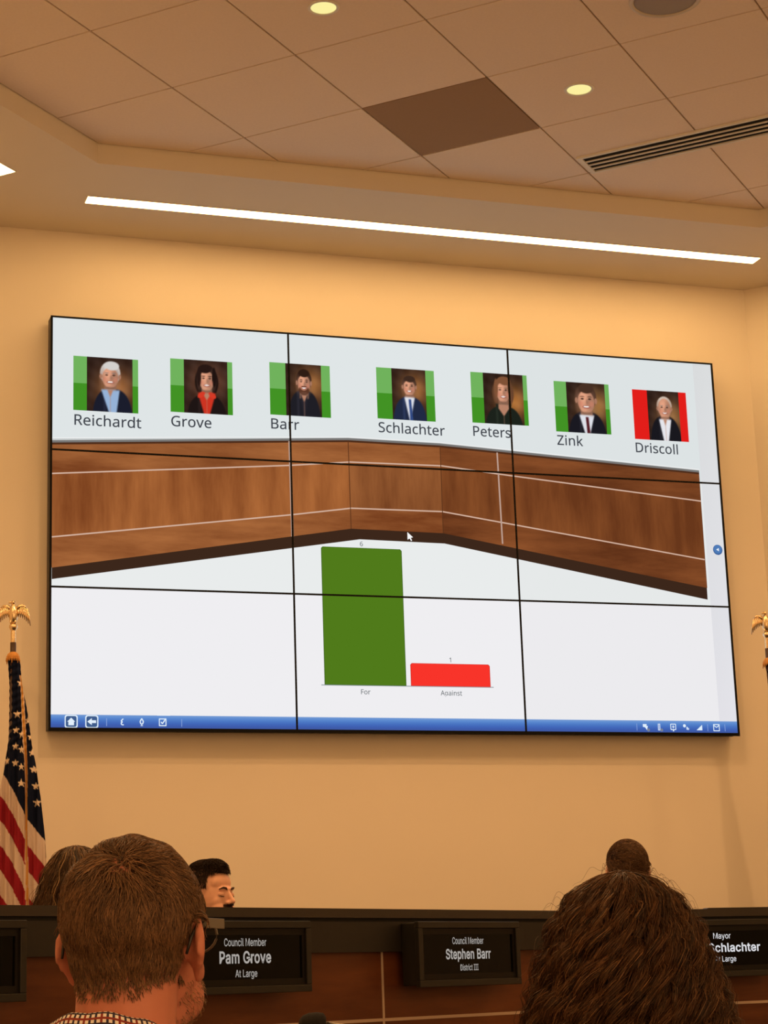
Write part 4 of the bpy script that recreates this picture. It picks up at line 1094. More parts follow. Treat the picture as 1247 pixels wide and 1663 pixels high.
monitor(0, .109 - 1.141, .530 - 1.141, 'thin black monitor edge showing above the dais near the middle')
monitor(1, .827, 1.30, 'thin black monitor edge above the dais at the right edge')

# ------------------------------------------------------------ microphone at the bottom edge
mic = thing('microphone', (-2.049, -5.571, FLOOR), 'black foam microphone poking up at the bottom edge', 'microphone')
m_foam = mat('mic_foam', (0.012, 0.010, 0.010), 0.95, bump=(900, 1.0))
b = MB()
b.lathe([(0, 0), (.16, 0), (.16, .012), (.03, .02), (.012, .03), (.012, .95), (0, .95)], 28)
b.build('stand', m_mon, mic, smooth=True)
b = MB()
b.tube([(0, 0, .95), (.0, 0, 1.02), (-.01, 0, 1.07), (-.05, .017, 1.103), (-.098, .033, 1.112)], .0055, 10)
b.build('gooseneck', mat('mic_metal', (0.20, 0.17, 0.14), 0.35, metal=0.8), mic, smooth=True)
b = MB()
RM = Matrix.Translation((-.098, .033, 1.112)) @ Matrix.Rotation(math.radians(-18), 4, 'Z') @ Matrix.Rotation(-PI / 2, 4, 'Y')
b.lathe([(0, 0), (.014, .001), (.0215, .006), (.0235, .018), (.0225, .034), (.018, .046), (.010, .053), (0, .055)], 24, RM)
b.build('windscreen', m_foam, mic, smooth=True)

# ------------------------------------------------------------ flags
FD = 346.0     # pixels per metre of the drape's own pattern sheet
m_brass = mat('brass', (0.86, 0.66, 0.40), 0.27, metal=1.0)
m_pole = mat('dark_pole_wood', (0.06, 0.03, 0.02), 0.4)
m_gold = mat('gold_fringe', (0.60, 0.27, 0.06), 0.8, noise=(120, 0.3))
m_cloth = mat('flag_cloth', rough=0.8, spec=0.06, attr='Col')


def finial(t, z):
    """eagle with spread drooping wings on a ball; z = top of the pole"""
    b = MB()
    b.lathe([(.0095, z - .06), (.0095, z - .004), (.008, z), (.012, z + .004), (.0165, z + .012), (.015, z + .020), (.008, z + .026), (0, z + .028)], 20)
    b.tube([(0, 0, z + .026), (0, -.001, z + .04), (0, -.002, z + .055), (0, -.003, z + .075), (0, -.003, z + .088), (0, -.004, z + .096)], [.009, .015, .017, .016, .009, .007], 12)
    b.ball((0, -.004, z + .101), (.008, .010, .008), 12)
    b.tube([(-.004, -.008, z + .102), (-.013, -.012, z + .101), (-.017, -.013, z + .097)], [.005, .003, .001], 8)
    for s in (-1, 1):
        b.tube([(s * .006, -.004, z + .045), (s * .009, -.008, z + .032), (s * .008, -.012, z + .024)], [.007, .005, .003], 8)
    KS = Matrix.Translation((0, 0, z)) @ Matrix.Diagonal((1.22, 1.22, 1.27, 1)) @ Matrix.Translation((0, 0, -z))
    body = b.build('eagle_finial', m_brass, t, smooth=True, M=KS)
    for s in (-1, 1):
        b = MB()
        arm = [(s * .010, 0, z + .078), (s * .022, .002, z + .088), (s * .036, .003, z + .090), (s * .047, .002, z + .082)]
        b.tube(arm, [.007, .0075, .006, .005], 8)
        for k in range(7):
            q = k / 6
            x0 = s * (.016 + .033 * q)
            z0 = z + .080 + .006 * math.sin(PI * q)
            L = .030 + .034 * q
            b.tube([(x0, .001, z0), (x0 + s * (.003 + .006 * q), .004, z0 - L * .5), (x0 + s * (.003 + .011 * q), .002, z0 - L)], [.0045, .0042, .0015], 6)
        b.build('wing', m_brass, body, smooth=True, M=KS)


def star_mask(dx, dy, r):
    a = math.atan2(dx, dy)
    a = abs(((a + PI / 5) % (2 * PI / 5)) - PI / 5)
    # distance to the star edge along angle a
    ri = r * .40
    x1, y1 = r, 0
    x2, y2 = ri * math.cos(PI / 5), ri * math.sin(PI / 5)
    ca, sa = math.cos(a), math.sin(a)
    den = ca * (y2 - y1) - sa * (x2 - x1)
    k = (x1 * (y2 - y1) - y1 * (x2 - x1)) / den
    return math.hypot(dx, dy) < k


NAVY, REDC, WHT, GLD = (0.006, 0.009, 0.026), (0.27, 0.016, 0.028), (0.60, 0.48, 0.42), (0.56, 0.27, 0.05)
STARS = [(30, 1156), (28.5, 1180), (28, 1204.5), (28, 1229.5), (38, 1260), (37.5, 1187), (37.5, 1210), (37.5, 1235), (53, 1214), (50.5, 1190), (55.5, 1239.5), (58.6, 1264), (61, 1289), (14, 1225), (34.5, 1108), (46, 1165)]


def us_pattern(x, y):
    """x, y in the sheet's own units: which colour the hanging cloth shows"""
    cord = np.interp(y, [1090, 1110, 1190, 1245, 1330, 1440, 1480], [33, 35.5, 41, 44.5, 45.5, 48, 50])
    if abs(x - cord) < 2.3 and y > 1095:
        return (0.62, 0.44, 0.32) if abs(x - cord) > 1.1 else GLD
    if x < cord:
        s = (y - 1237 - .9 * x - .0165 * x * x) / 35.8
    else:
        s = (y - 1313 - 1.25 * (x - 47)) / 37.0
    if s < 0:
        for sx, sy in STARS:
            if abs(x - sx) < 7 and abs(y - sy) < 7 and star_mask((x - sx) / (0.75 if sx in (37.5, 14) else 1), -(y - sy), 6.3):
                return (0.74, 0.60, 0.47)
        return NAVY
    if x < cord and s > 5.75 + .04 * max(0, 13 - x) and x < 13:
        return GLD
    return WHT if int(s) % 2 == 0 else REDC


def drape(name, parent, left, right, ytop, ybot, zref, pattern, back=.05, mirror=1, px0=21.0):
    """closed hanging cloth: silhouette given as (sheet y, x) tables, folded in depth"""
    nz, nf, nb = 420, 84, 26
    ys = np.linspace(ytop, ybot, nz)
    V, Cc = [], []
    for y in ys:
        xl = np.interp(y, [p[0] for p in left], [p[1] for p in left])
        xr = np.interp(y, [p[0] for p in right], [p[1] for p in right])
        cord = np.interp(y, [1090, 1190, 1245, 1330, 1440], [33, 41, 44.5, 45.5, 48])
        wdt = xr - xl
        grow = min(1, (y - ytop) / 200)
        for i in range(nf + nb):
            if i < nf:
                q = i / (nf - 1)
                x = xl + wdt * q
                dep = -math.sin(PI * q) * (.020 + .022 * grow)
                dep += .010 * grow * math.sin(x * .42 + y * .012) + .004 * math.sin(x * .9 - y * .02)
                dep += .016 * grow * math.exp(-((x - cord) / 3.2) ** 2)
                if y < 1210:
                    dep += .004 * math.sin(y * .55 + x * .3)
                c = pattern(x, y)
            else:
                q = (i - nf + 1) / (nb + 1)
                x = xr - wdt * q
                dep = math.sin(PI * q) * back * (.4 + .6 * grow)
                c = pattern(x, y)
            V.append((mirror * (x - px0) / FD, dep, zref - (y - 1075) / (FD * .965)))
            Cc.append(c)
    n = nf + nb
    idx = np.arange(nz * n).reshape(nz, n)
    nxt = np.roll(idx, -1, axis=1)
    Fq = np.stack([idx[:-1], nxt[:-1], nxt[1:], idx[1:]], -1).reshape(-1, 4)
    return arr_mesh(name, V, Fq, m_cloth, parent, smooth=True, colors=np.array(Cc))


def flag_stand(loc, zneck, label, rz):
    t = thing('flag', loc, label, 'flag', rz)
    b = MB()
    b.lathe([(0, 0), (.15, 0), (.15, .015), (.13, .03), (.05, .05), (.028, .09), (.016, .10), (0, .10)], 32)
    b.build('base', m_brass, t, smooth=True)
    b = MB()
    b.lathe([(0, .05), (.0135, .05), (.0135, zneck - .055), (0, zneck - .055)], 16)
    b.build('pole', m_pole, t, smooth=True)
    finial(t, zneck)
    return t


RZF = -0.30
zl = 2.668 - PLAT
us = flag_stand((-2.0377, -.35, PLAT), 2.812 - PLAT, 'US flag with stars and stripes on a brass eagle pole left of the screen', RZF)
L_ = [(1072, 13), (1110, 16), (1150, 16), (1190, 15), (1215, 12), (1244, 8), (1275, 2), (1300, -2), (1345, -12), (1420, -26), (1500, -34), (1760, -40)]
R_ = [(1072, 32), (1100, 34), (1112, 36), (1150, 44), (1190, 50), (1240, 59), (1280, 66), (1345, 73), (1400, 78), (1500, 80), (1760, 84)]
drape('flag_cloth', us, L_, R_, 1072, 1760, zl, us_pattern)


def tassel(t, z, x0=0):
    b = MB()
    b.lathe([(0, z + .022), (.012, z + .020), (.024, z + .010), (.030, z - .002), (.029, z - .012), (0, z - .012)], 20)
    for k in range(20):
        a = 2 * PI * k / 20
        b.tube([(.028 * math.cos(a), .028 * math.sin(a), z - .008), (.031 * math.cos(a), .031 * math.sin(a), z - .024 - .010 * (k % 3 == 0))], [.0035, .002], 5)
    b.build('gold_fringe', m_gold, t, smooth=True)


tassel(us, zl + .026)
st = flag_stand((1.8285, -.35, PLAT), 2.865 - PLAT, 'dark navy flag on a brass eagle pole at the right edge', RZF)


def navy_pattern(x, y):
    return NAVY if x < 58 else (0.50, 0.38, 0.30)


drape('flag_cloth', st, [(1072, 15), (1110, 16.5), (1150, 16), (1200, 17), (1250, 18), (1350, 19), (1500, 19), (1800, 18)], R_[:-1] + [(1800, 84)], 1072, 1800, 2.716 - PLAT, navy_pattern)
tassel(st, 2.742 - PLAT)

# ------------------------------------------------------------ people
def soup(prims):
    """ellipsoids ('e', centre, radii[, rotation]) and tapered limbs ('c', p0, r0, p1, r1) in one bmesh"""
    mb = MB()
    for p in prims:
        if p[0] == 'e':
            R = p[3] if len(p) > 3 else None
            mb.ball(p[1], p[2], 20, R)
        else:
            _, a, ra, b, rb = p
            a, b = Vector(a), Vector(b)
            mb.ball(a, ra, 14)
            mb.ball(b, rb, 14)
            n = max(2, int((b - a).length / .02))
            mb.tube([a.lerp(b, i / n) for i in range(n + 1)], [ra + (rb - ra) * i / n for i in range(n + 1)], 14)
    return mb


def skin_over(name, prims, m, parent, voxel=.005, it=6, factor=.5):
    """one continuous surface grown over the soup"""
    tmp = soup(prims).build('tmp', m)
    md = tmp.modifiers.new('r', 'REMESH')
    md.mode = 'VOXEL'
    md.voxel_size = voxel
    md.use_smooth_shade = True
    sm_ = tmp.modifiers.new('s', 'SMOOTH')
    sm_.factor = factor
    sm_.iterations = it
    dg = bpy.context.evaluated_depsgraph_get()
    me = bpy.data.meshes.new_from_object(tmp.evaluated_get(dg))
    me.name = name
    old = tmp.data
    bpy.data.objects.remove(tmp)
    bpy.data.meshes.remove(old)
    me.shade_smooth()
    me.materials.clear()
    me.materials.append(m)
    o = bpy.data.objects.new(name, me)
    COL.objects.link(o)
    o.parent = parent
    return o


def rotz(a):
    return Matrix.Rotation(a, 3, 'Z')


def head_prims(H, s=1.0, neck=True, flare=.38):
    """head centred at ear level (0,0,H); face towards +Y"""
    def c(x, y, z):
        return (x * s, y * s, H + z * s)

    def r(*v):
        return tuple(k * s for k in v)
    P = [('e', c(0, -.018, .036), r(.0745, .094, .088)), ('e', c(0, -.03, .0), r(.066, .07, .075)), ('e', c(0, .028, -.008), r(.063, .064, .088)),
         ('e', c(0, .034, -.066), r(.050, .050, .044)), ('e', c(0, .074, -.092), r(.021, .016, .018)),
         ('e', c(0, .050, .046), r(.056, .034, .042)),
         ('e', c(0, .079, .021), r(.046, .013, .010)), ('e', c(-.032, .056, -.024), r(.026, .025, .027)), ('e', c(.032, .056, -.024), r(.026, .025, .027)),
         ('c', c(0, .086, .012), .007 * s, c(0, .108, -.026), .0105 * s), ('e', c(-.012, .096, -.031), r(.008, .010, .007)), ('e', c(.012, .096, -.031), r(.008, .010, .007)),
         ('e', c(0, .086, -.054), r(.023, .010, .0055)), ('e', c(0, .085, -.064), r(.020, .010, .0062)), ('e', c(0, .080, -.045), r(.020, .010, .012))]
    for sd in (-1, 1):
        P.append(('e', c(sd * .0355, .062, -.055), r(.022, .026, .03)))
        # ear: a tilted shell with rim and lobe, standing off the skull
        R = rotz(sd * flare)
        e_ = (flare - .38) / .37 * .005
        P += [('e', c(sd * (.080 + e_), -.013, .004), r(.0065, .021, .032), R), ('e', c(sd * .080, -.004, -.026), r(.007, .011, .014), R),
              ('c', c(sd * (.0845 + e_ * 1.4), -.026, .020), .0042 * s, c(sd * (.085 + e_ * 1.4), -.029, -.004), .004 * s), ('c', c(sd * (.0845 + e_ * 1.4), -.026, .020), .0042 * s, c(sd * (.080 + e_ * .6), -.008, .034), .0042 * s),
              ('c', c(sd * (.080 + e_ * .6), -.008, .034), .0042 * s, c(sd * .079, .006, .028), .004 * s), ('e', c(sd * .074, -.002, .0), r(.010, .014, .022))]
    if neck:
        P += [('c', c(0, -.030, -.03), .060 * s, c(0, -.045, -.16), .060 * s), ('c', c(0, .01, -.09), .040 * s, c(0, -.02, -.17), .052 * s)]
    return P


def body_prims(H, s, floor=0.0, inflate=0.0, part='all'):
    """seated figure below the head; H = ear height above the person's own floor"""
    seat = .45
    sh = H - .245 * s
    i = inflate
    P = []
    if part in ('all', 'top'):
        P += [('e', (0, -.06, seat + .13), (.165 + i, .12 + i, .13 + i)), ('e', (0, -.055, seat + .13 + (sh - seat) * .35), (.145 + i, .105 + i, .16 + i)),
              ('e', (0, -.055, sh - .13), (.165 + i, .115 + i, .17 + i)), ('e', (0, -.055, sh - .02), (.15 + i, .075 + i, .055 + i))]
        for sd in (-1, 1):
            P += [('c', (sd * .075, -.05, sh + .035), .034 + i, (sd * .185, -.055, sh - .025), .052 + i), ('c', (sd * .19, -.055, sh - .03), .056 + i, (sd * .235, -.01, sh - .30), .044 + i),
                  ('c', (sd * .235, -.01, sh - .30), .042 + i, (sd * .13, .24, seat + .20), .030 + i)]
    if part in ('all', 'hands'):
        for sd in (-1, 1):
            P += [('c', (sd * .15, .20, seat + .21), .026, (sd * .125, .26, seat + .185), .022), ('e', (sd * .118, .295, seat + .180), (.036, .045, .016))]
            for k in range(4):
                x = sd * (.118 + (k - 1.5) * .019)
                L = (.045, .055, .060, .050)[k]
                P += [('c', (x, .325, seat + .182), .0095, (x * .98, .325 + L * .6, seat + .180), .0085), ('c', (x * .98, .325 + L * .6, seat + .180), .0085, (x * .97, .325 + L, seat + .166), .0072)]
            P += [('c', (sd * .088, .28, seat + .182), .011, (sd * .066, .315, seat + .176), .0095), ('c', (sd * .066, .315, seat + .176), .0095, (sd * .060, .340, seat + .172), .008)]
    if part in ('all', 'legs'):
        for sd in (-1, 1):
            P += [('c', (sd * .09, -.05, seat + .085), .095 + i, (sd * .13, .36, seat + .075), .062 + i), ('c', (sd * .13, .36, seat + .07), .058 + i, (sd * .13, .38, .25), .052 + i),
                  ('c', (sd * .13, .38, .25), .052 + i, (sd * .13, .37, .10), .036 + i)]
    if part in ('all',):
        for sd in (-1, 1):
            P += [('c', (sd * .13, .36, .05), .036, (sd * .14, .50, .032), .026)]
    return P


def person(loc, H, s, heading, label, skin, top_m, leg_m, voxel=.006, it=5, flare=.38):
    t = thing('person', loc, label, 'person', -heading)
    body = skin_over('body', head_prims(H, s, flare=flare) + body_prims(H, s), skin, t, voxel, it)
    skin_over('shirt', body_prims(H, s, inflate=.012, part='top'), top_m, t, .011, 6)
    skin_over('trousers', body_prims(H, s, inflate=.010, part='legs'), leg_m, t, .012, 5)
    for sd in (-1, 1):
        skin_over('shoe', [('c', (sd * .13, .345, .046), .046, (sd * .14, .50, .036), .036)], mat('shoe_leather', (0.02, 0.015, 0.012), 0.4), t, .009, 3)
    return t, body


# ---- hair
def hair_mesh(name, paths, w0, colors, m, parent, taper=.25, sides=3):
    """paths (N,K,3) -> thin tubes; colors (N,3)"""
    P = np.asarray(paths, np.float32)
    N, K, _ = P.shape
    T = np.gradient(P, axis=1)
    T /= np.linalg.norm(T, axis=2, keepdims=True) + 1e-9
    ref = RNG.normal(size=(N, 1, 3))
    A = np.cross(T, ref)
    A /= np.linalg.norm(A, axis=2, keepdims=True) + 1e-9
    B = np.cross(T, A)
    wd = (w0 if np.ndim(w0) else np.full(N, w0))[:, None, None] * np.linspace(1, taper, K)[None, :, None] ** .7
    vs = []
    for k in range(sides):
        a = 2 * PI * k / sides
        vs.append(P + (A * math.cos(a) + B * math.sin(a)) * wd)
    V = np.stack(vs, 2).reshape(-1, 3)            # N,K,sides
    base = np.arange(N)[:, None, None] * K * sides + np.arange(K - 1)[None, :, None] * sides
    F = []
    for k in range(sides):
        j = (k + 1) % sides
        F.append(np.stack([base + k, base + j, base + sides + j, base + sides + k], -1))
    F = np.stack(F, 2).reshape(-1, 4)
    C = np.repeat(colors, K * sides, axis=0)
    return arr_mesh(name, V, F, m, parent, smooth=True, colors=C)


m_hair = mat('hair', rough=0.42, spec=0.35, attr='Col')
m_hairmat = mat('hair_matte', rough=0.6, spec=0.2, attr='Col')


def surface_hair(name, t, body, n, root_ok, flow, length, lift, width, color, K=7, noise=.25, var=.35, clump=.6, m=None, turb=9.0):
    """hair growing from the skin of `body`, combed along `flow` and held close to the head"""
    me = body.data
    nv = len(me.vertices)
    co = np.zeros(nv * 3, np.float32)
    me.vertices.foreach_get('co', co)
    co = co.reshape(-1, 3)
    me.calc_loop_triangles()
    tri = np.zeros(len(me.loop_triangles) * 3, np.int32)
    me.loop_triangles.foreach_get('vertices', tri)
    tri = tri.reshape(-1, 3)
    cen = co[tri].mean(1)
    keep = cen[:, 2] > cen[:, 2].max() - .32
    tri, cen = tri[keep], cen[keep]
    ok = np.array([root_ok(c) for c in cen])
    tri = tri[ok > 0]
    okp = ok[ok > 0]
    a, b, c = co[tri[:, 0]], co[tri[:, 1]], co[tri[:, 2]]
    area = np.linalg.norm(np.cross(b - a, c - a), axis=1) * okp
    pick = RNG.choice(len(tri), n, p=area / area.sum())
    r1, r2 = RNG.random((2, n))
    q = np.sqrt(r1)
    roots = a[pick] * (1 - q)[:, None] + b[pick] * (q * (1 - r2))[:, None] + c[pick] * (q * r2)[:, None]
    used = np.unique(tri)
    remap = -np.ones(nv, np.int32)
    bv = BVHTree.FromPolygons([tuple(v) for v in co], [tuple(x) for x in np.concatenate([tri, np.zeros((0, 3), int)]).tolist()] if False else [tuple(p.vertices) for p in me.polygons if me.vertices[p.vertices[0]].co.z > cen[:, 2].max() - .34])
    paths = np.zeros((n, K, 3), np.float32)
    ph = RNG.random(3) * 6
    for i in range(n):
        p = Vector(roots[i])
        L = length(p) * (0.75 + .5 * RNG.random())
        seg = L / (K - 1)
        nz = Vector(RNG.normal(size=3)) * noise
        paths[i, 0] = p
        for k in range(1, K):
            d = flow(p)
            w_ = Vector((math.sin(p.y * turb * 13 + p.z * turb * 7 + ph[0]), math.sin(p.z * turb * 11 + p.x * turb * 9 + ph[1]), math.sin(p.x * turb * 12 + p.y * turb * 6 + ph[2]))) * clump
            d = (d.normalized() + nz + w_ * .5)
            loc, nrm, _, _ = bv.find_nearest(p)
            d = d - nrm * d.dot(nrm)
            d.normalize()
            p2 = p + d * seg
            loc, nrm, _, _ = bv.find_nearest(p2)
            l_ = lift(p) if callable(lift) else lift
            q_ = k / (K - 1)
            p2 = loc + nrm * (l_ * (1 - (1 - q_) ** 2) + .0008)
            paths[i, k] = p2
            p = p2
    v = 1 + var * RNG.normal(size=n)
    lock = np.sin(roots[:, 0] * 260 + roots[:, 2] * 90) * np.sin(roots[:, 1] * 210 - roots[:, 0] * 120) + .8 * np.sin(roots[:, 0] * 620 + roots[:, 2] * 130 + 2) * np.sin(roots[:, 1] * 500 + roots[:, 2] * 200)
    v = np.clip(v * (1 + .22 * lock), .35, 2.2)
    base = np.array([color(Vector(r)) if callable(color) else color for r in roots]) if callable(color) else np.tile(color, (n, 1))
    return hair_mesh(name, paths, width * (0.7 + .6 * RNG.random(n)), base * v[:, None], m or m_hair, t)


m_skinA = mat('skin_ruddy', (0.58, 0.215, 0.145), 0.5, spec=0.35, noise=(45, 0.08), bump=(220, 0.15), sub=0.12)
m_skinB = mat('skin_warm', (0.70, 0.42, 0.31), 0.5, spec=0.35, noise=(45, 0.06), sub=0.12)
m_skinD = mat('skin_light', (0.86, 0.47, 0.33), 0.48, spec=0.4, noise=(60, 0.06), bump=(300, 0.1), sub=0.1)
m_dark_cloth = mat('dark_cloth', (0.02, 0.02, 0.025), 0.9)
m_trous = mat('trouser_cloth', (0.03, 0.03, 0.04), 0.9)


def check_mat():
    """small gingham check woven in the shirt: white with navy and red lines"""
    m = bpy.data.materials.new('checked_shirt')
    m.use_nodes = True
    nt = m.node_tree
    b = nt.nodes['Principled BSDF']
    b.inputs['Roughness'].default_value = .85
    b.inputs['Specular IOR Level'].default_value = .15
    uv = nt.nodes.new('ShaderNodeUVMap')
    sp = nt.nodes.new('ShaderNodeSeparateXYZ')
    nt.links.new(uv.outputs[0], sp.inputs[0])

    def op(o, a, v):
        n = nt.nodes.new('ShaderNodeMath')
        n.operation = o
        nt.links.new(a, n.inputs[0])
        if isinstance(v, (int, float)):
            n.inputs[1].default_value = v
        elif v is not None:
            nt.links.new(v, n.inputs[1])
        return n.outputs[0]

    def stripes(s, width):
        return op('LESS_THAN', op('FRACT', s, None), width)
    PX = 1 / .0066
    u, v = op('MULTIPLY', sp.outputs[0], PX), op('MULTIPLY', sp.outputs[1], PX)
    su, sv = stripes(u, .42), stripes(v, .42)
    red_u = op('LESS_THAN', op('FRACT', op('MULTIPLY', u, 1 / 3), None), .333)
    red_v = op('LESS_THAN', op('FRACT', op('MULTIPLY', v, .5), None), .5)

    def mix(f, a, c):
        n = nt.nodes.new('ShaderNodeMix')
        n.data_type = 'RGBA'
        nt.links.new(f, n.inputs[0])
        for k, val in ((6, a), (7, c)):
            if isinstance(val, tuple):
                n.inputs[k].default_value = (*val, 1)
            else:
                nt.links.new(val, n.inputs[k])
        return n.outputs[2]
    navy, red = (0.045, 0.04, 0.07), (0.26, 0.045, 0.035)
    cu = mix(red_u, navy, red)
    cv = mix(red_v, navy, red)
    col = mix(su, (0.86, 0.80, 0.76), cu)
    col = mix(sv, col, cv)
    nt.links.new(col, b.inputs['Base Color'])
    return m


def uv_grid(o, nu, nv, lu, lv):
    me = o.data
    uvl = me.uv_layers.new(name='UVMap')
    return uvl


# ================= man with glasses (foreground left, seen from behind)
HA = 1.2304
m_check = check_mat()
headA = .62
pA, bodyA = person((-2.807, -6.969, FLOOR), HA, 1.0, headA, 'man with short fair brown hair, glasses and checked shirt collar, seen from behind', m_skinA, m_check, m_trous, voxel=.0045, it=4, flare=.62)
# planar UVs for the check on the shirt body
for o in list(pA.children):
    if o.name.startswith('shirt'):
        me = o.data
        uvl = me.uv_layers.new(name='UVMap')
        for lp in me.loops:
            c = me.vertices[lp.vertex_index].co
            uvl.data[lp.index].uv = (c.x + .0, c.z * 1.0 - c.y * .8)


def collar(t, m, cz, tilt, r0, r1, cy=-.042, cx=0.0):
    """turned-down shirt collar: inner stand, fold, outer leaf; open at the throat"""
    nu, prof = 120, [(-.004, -.028), (-.003, -.012), (0.0, -.002), (.003, .001), (.007, .0), (.011, -.006), (.016, -.018), (.022, -.032), (.028, -.044)]
    V, UV = [], []
    g0 = .32
    for i in range(nu + 1):
        a = PI / 2 + g0 + (2 * PI - 2 * g0) * i / nu
        ca, sa = math.cos(a), math.sin(a)
        acc = 0
        for k, (dr, dz) in enumerate(prof):
            rx, ry = r0 + dr, r1 + dr
            z = cz + dz - tilt * (sa * ry + ry) + .0012 * math.sin(a * 9)
            V.append((cx + rx * ca, cy + ry * sa, z))
            if k:
                acc += math.hypot(dr - prof[k - 1][0], dz - prof[k - 1][1])
            UV.append((a * (r0 + .01), acc))
    n = len(prof)
    F = [(i * n + k, (i + 1) * n + k, (i + 1) * n + k + 1, i * n + k + 1) for i in range(nu) for k in range(n - 1)]
    me = bpy.data.meshes.new('collar')
    me.from_pydata(V, [], F)
    uvl = me.uv_layers.new(name='UVMap')
    for lp in me.loops:
        uvl.data[lp.index].uv = UV[lp.vertex_index]
    me.shade_smooth()
    me.materials.append(m)
    o = bpy.data.objects.new('collar', me)
    COL.objects.link(o)
    o.parent = t
    md = o.modifiers.new('thick', 'SOLIDIFY')
    md.thickness = .0015
    return o


collar(pA, m_check, HA - .070, .36, .066, .066, cx=-.012)

WA = Vector((.018, -.070, HA + .095))       # the whorl on the crown


def okA(c):
    x, y, z = c[0], c[1], c[2] - HA
    if abs(x) > .076:
        return 0
    if y > .050 and z < .088:
        return 0
    if y > .078:
        return 0
    # around the ears the hairline arches, behind them it comes down to the nape
    if abs(x) > .055 and -.028 < y:
        return 1 if z > .030 or (y > .012 and y < .03 and z > .0) else 0
    low = -.054 + .9 * max(0, abs(x) - .035)
    if z < low:
        return 0
    if z < low + .028:
        return .45 + .5 * (z - low) / .028
    return 1


def flowA(p):
    d = p - WA
    d = Vector((d.x, d.y, d.z))
    if d.length < .014:
        return Vector((.5, .8, .1)) + Vector(RNG.normal(size=3)) * .8
    sw = Vector((-d.y, d.x, 0)).normalized() * .45
    f = d.normalized() + sw * max(0, 1 - d.length / .07)
    if p.z > HA + .075 and p.y > WA.y:
        f += Vector((.45, .7, 0))
    if p.z < HA + .06:
        f += Vector((0, 0, -1.1))
    return f


def lenA(p):
    z = p.z - HA
    return .006 + .032 * max(0, min(1, (z + .04) / .12))


def liftA(p):
    z = p.z - HA
    return (.0018 + .0095 * max(0, min(1, (z + .03) / .11))) * (1 + .22 * math.sin(p.x * 120 + p.z * 40) * math.sin(p.y * 95 + 1))


def colA(p):
    return (0.205, 0.105, 0.050)


surface_hair('hair', pA, bodyA, 17500, okA, flowA, lenA, liftA, .00062, (0.175, 0.090, 0.043), K=7, noise=.20, var=.38, clump=.42)


# stubble on cheek and jaw
def okStub(c):
    x, y, z = c[0], c[1], c[2] - HA
    return 1 if (z < -.035 and z > -.125 and y > .012 and abs(x) > .01) else 0


surface_hair('beard', pA, bodyA, 800, okStub, lambda p: Vector((0, .3, -1)), lambda p: .006, .003, .00032, (0.30, 0.17, 0.09), K=4, noise=.5, clump=.2)

# glasses
m_tort = mat('glasses_dark', (0.010, 0.008, 0.007), 0.3)
m_clear = mat('glasses_clear', (0.13, 0.11, 0.09), 0.25)
m_glass = mat('glasses_lens', (0.9, 0.9, 0.9), 0.05, trans=1.0)
g3 = MB()
for s in (-1, 1):
    pts = [(s * .037 + .030 * math.cos(a), .098 - .012 * abs(math.cos(a)) * (1 if math.cos(a) * s > 0 else 0), HA + .018 + .021 * math.sin(a)) for a in np.linspace(0, 2 * PI, 25)]
    g3.tube(pts, .0016, 6, cap=False)
    g3.tube([(s * .062, .092, HA + .030), (s * .076, .080, HA + .031), (s * .0810, .060, HA + .031)], .0018, 6)
g3.tube([(-.008, .098, HA + .024), (0, .101, HA + .027), (.008, .098, HA + .024)], .0016, 6)
gobj = g3.build('glasses', m_clear, pA, smooth=True)
for s in (-1, 1):
    gl = MB()
    gl.tube([(s * .0795, -.040, HA - .006), (s * .082, -.030, HA + .014), (s * .0845, -.018, HA + .028), (s * .083, .002, HA + .031)], [.0016, .0020, .0020, .0018], 8)
    gl.build('temple_tip', m_tort, gobj, smooth=True)
    g2 = MB()
    g2.box(s * .0815 - .0013, s * .0815 + .0013, .004, .072, HA + .024, HA + .036)
    g2.build('temple', m_clear, gobj, bevel=.0006)


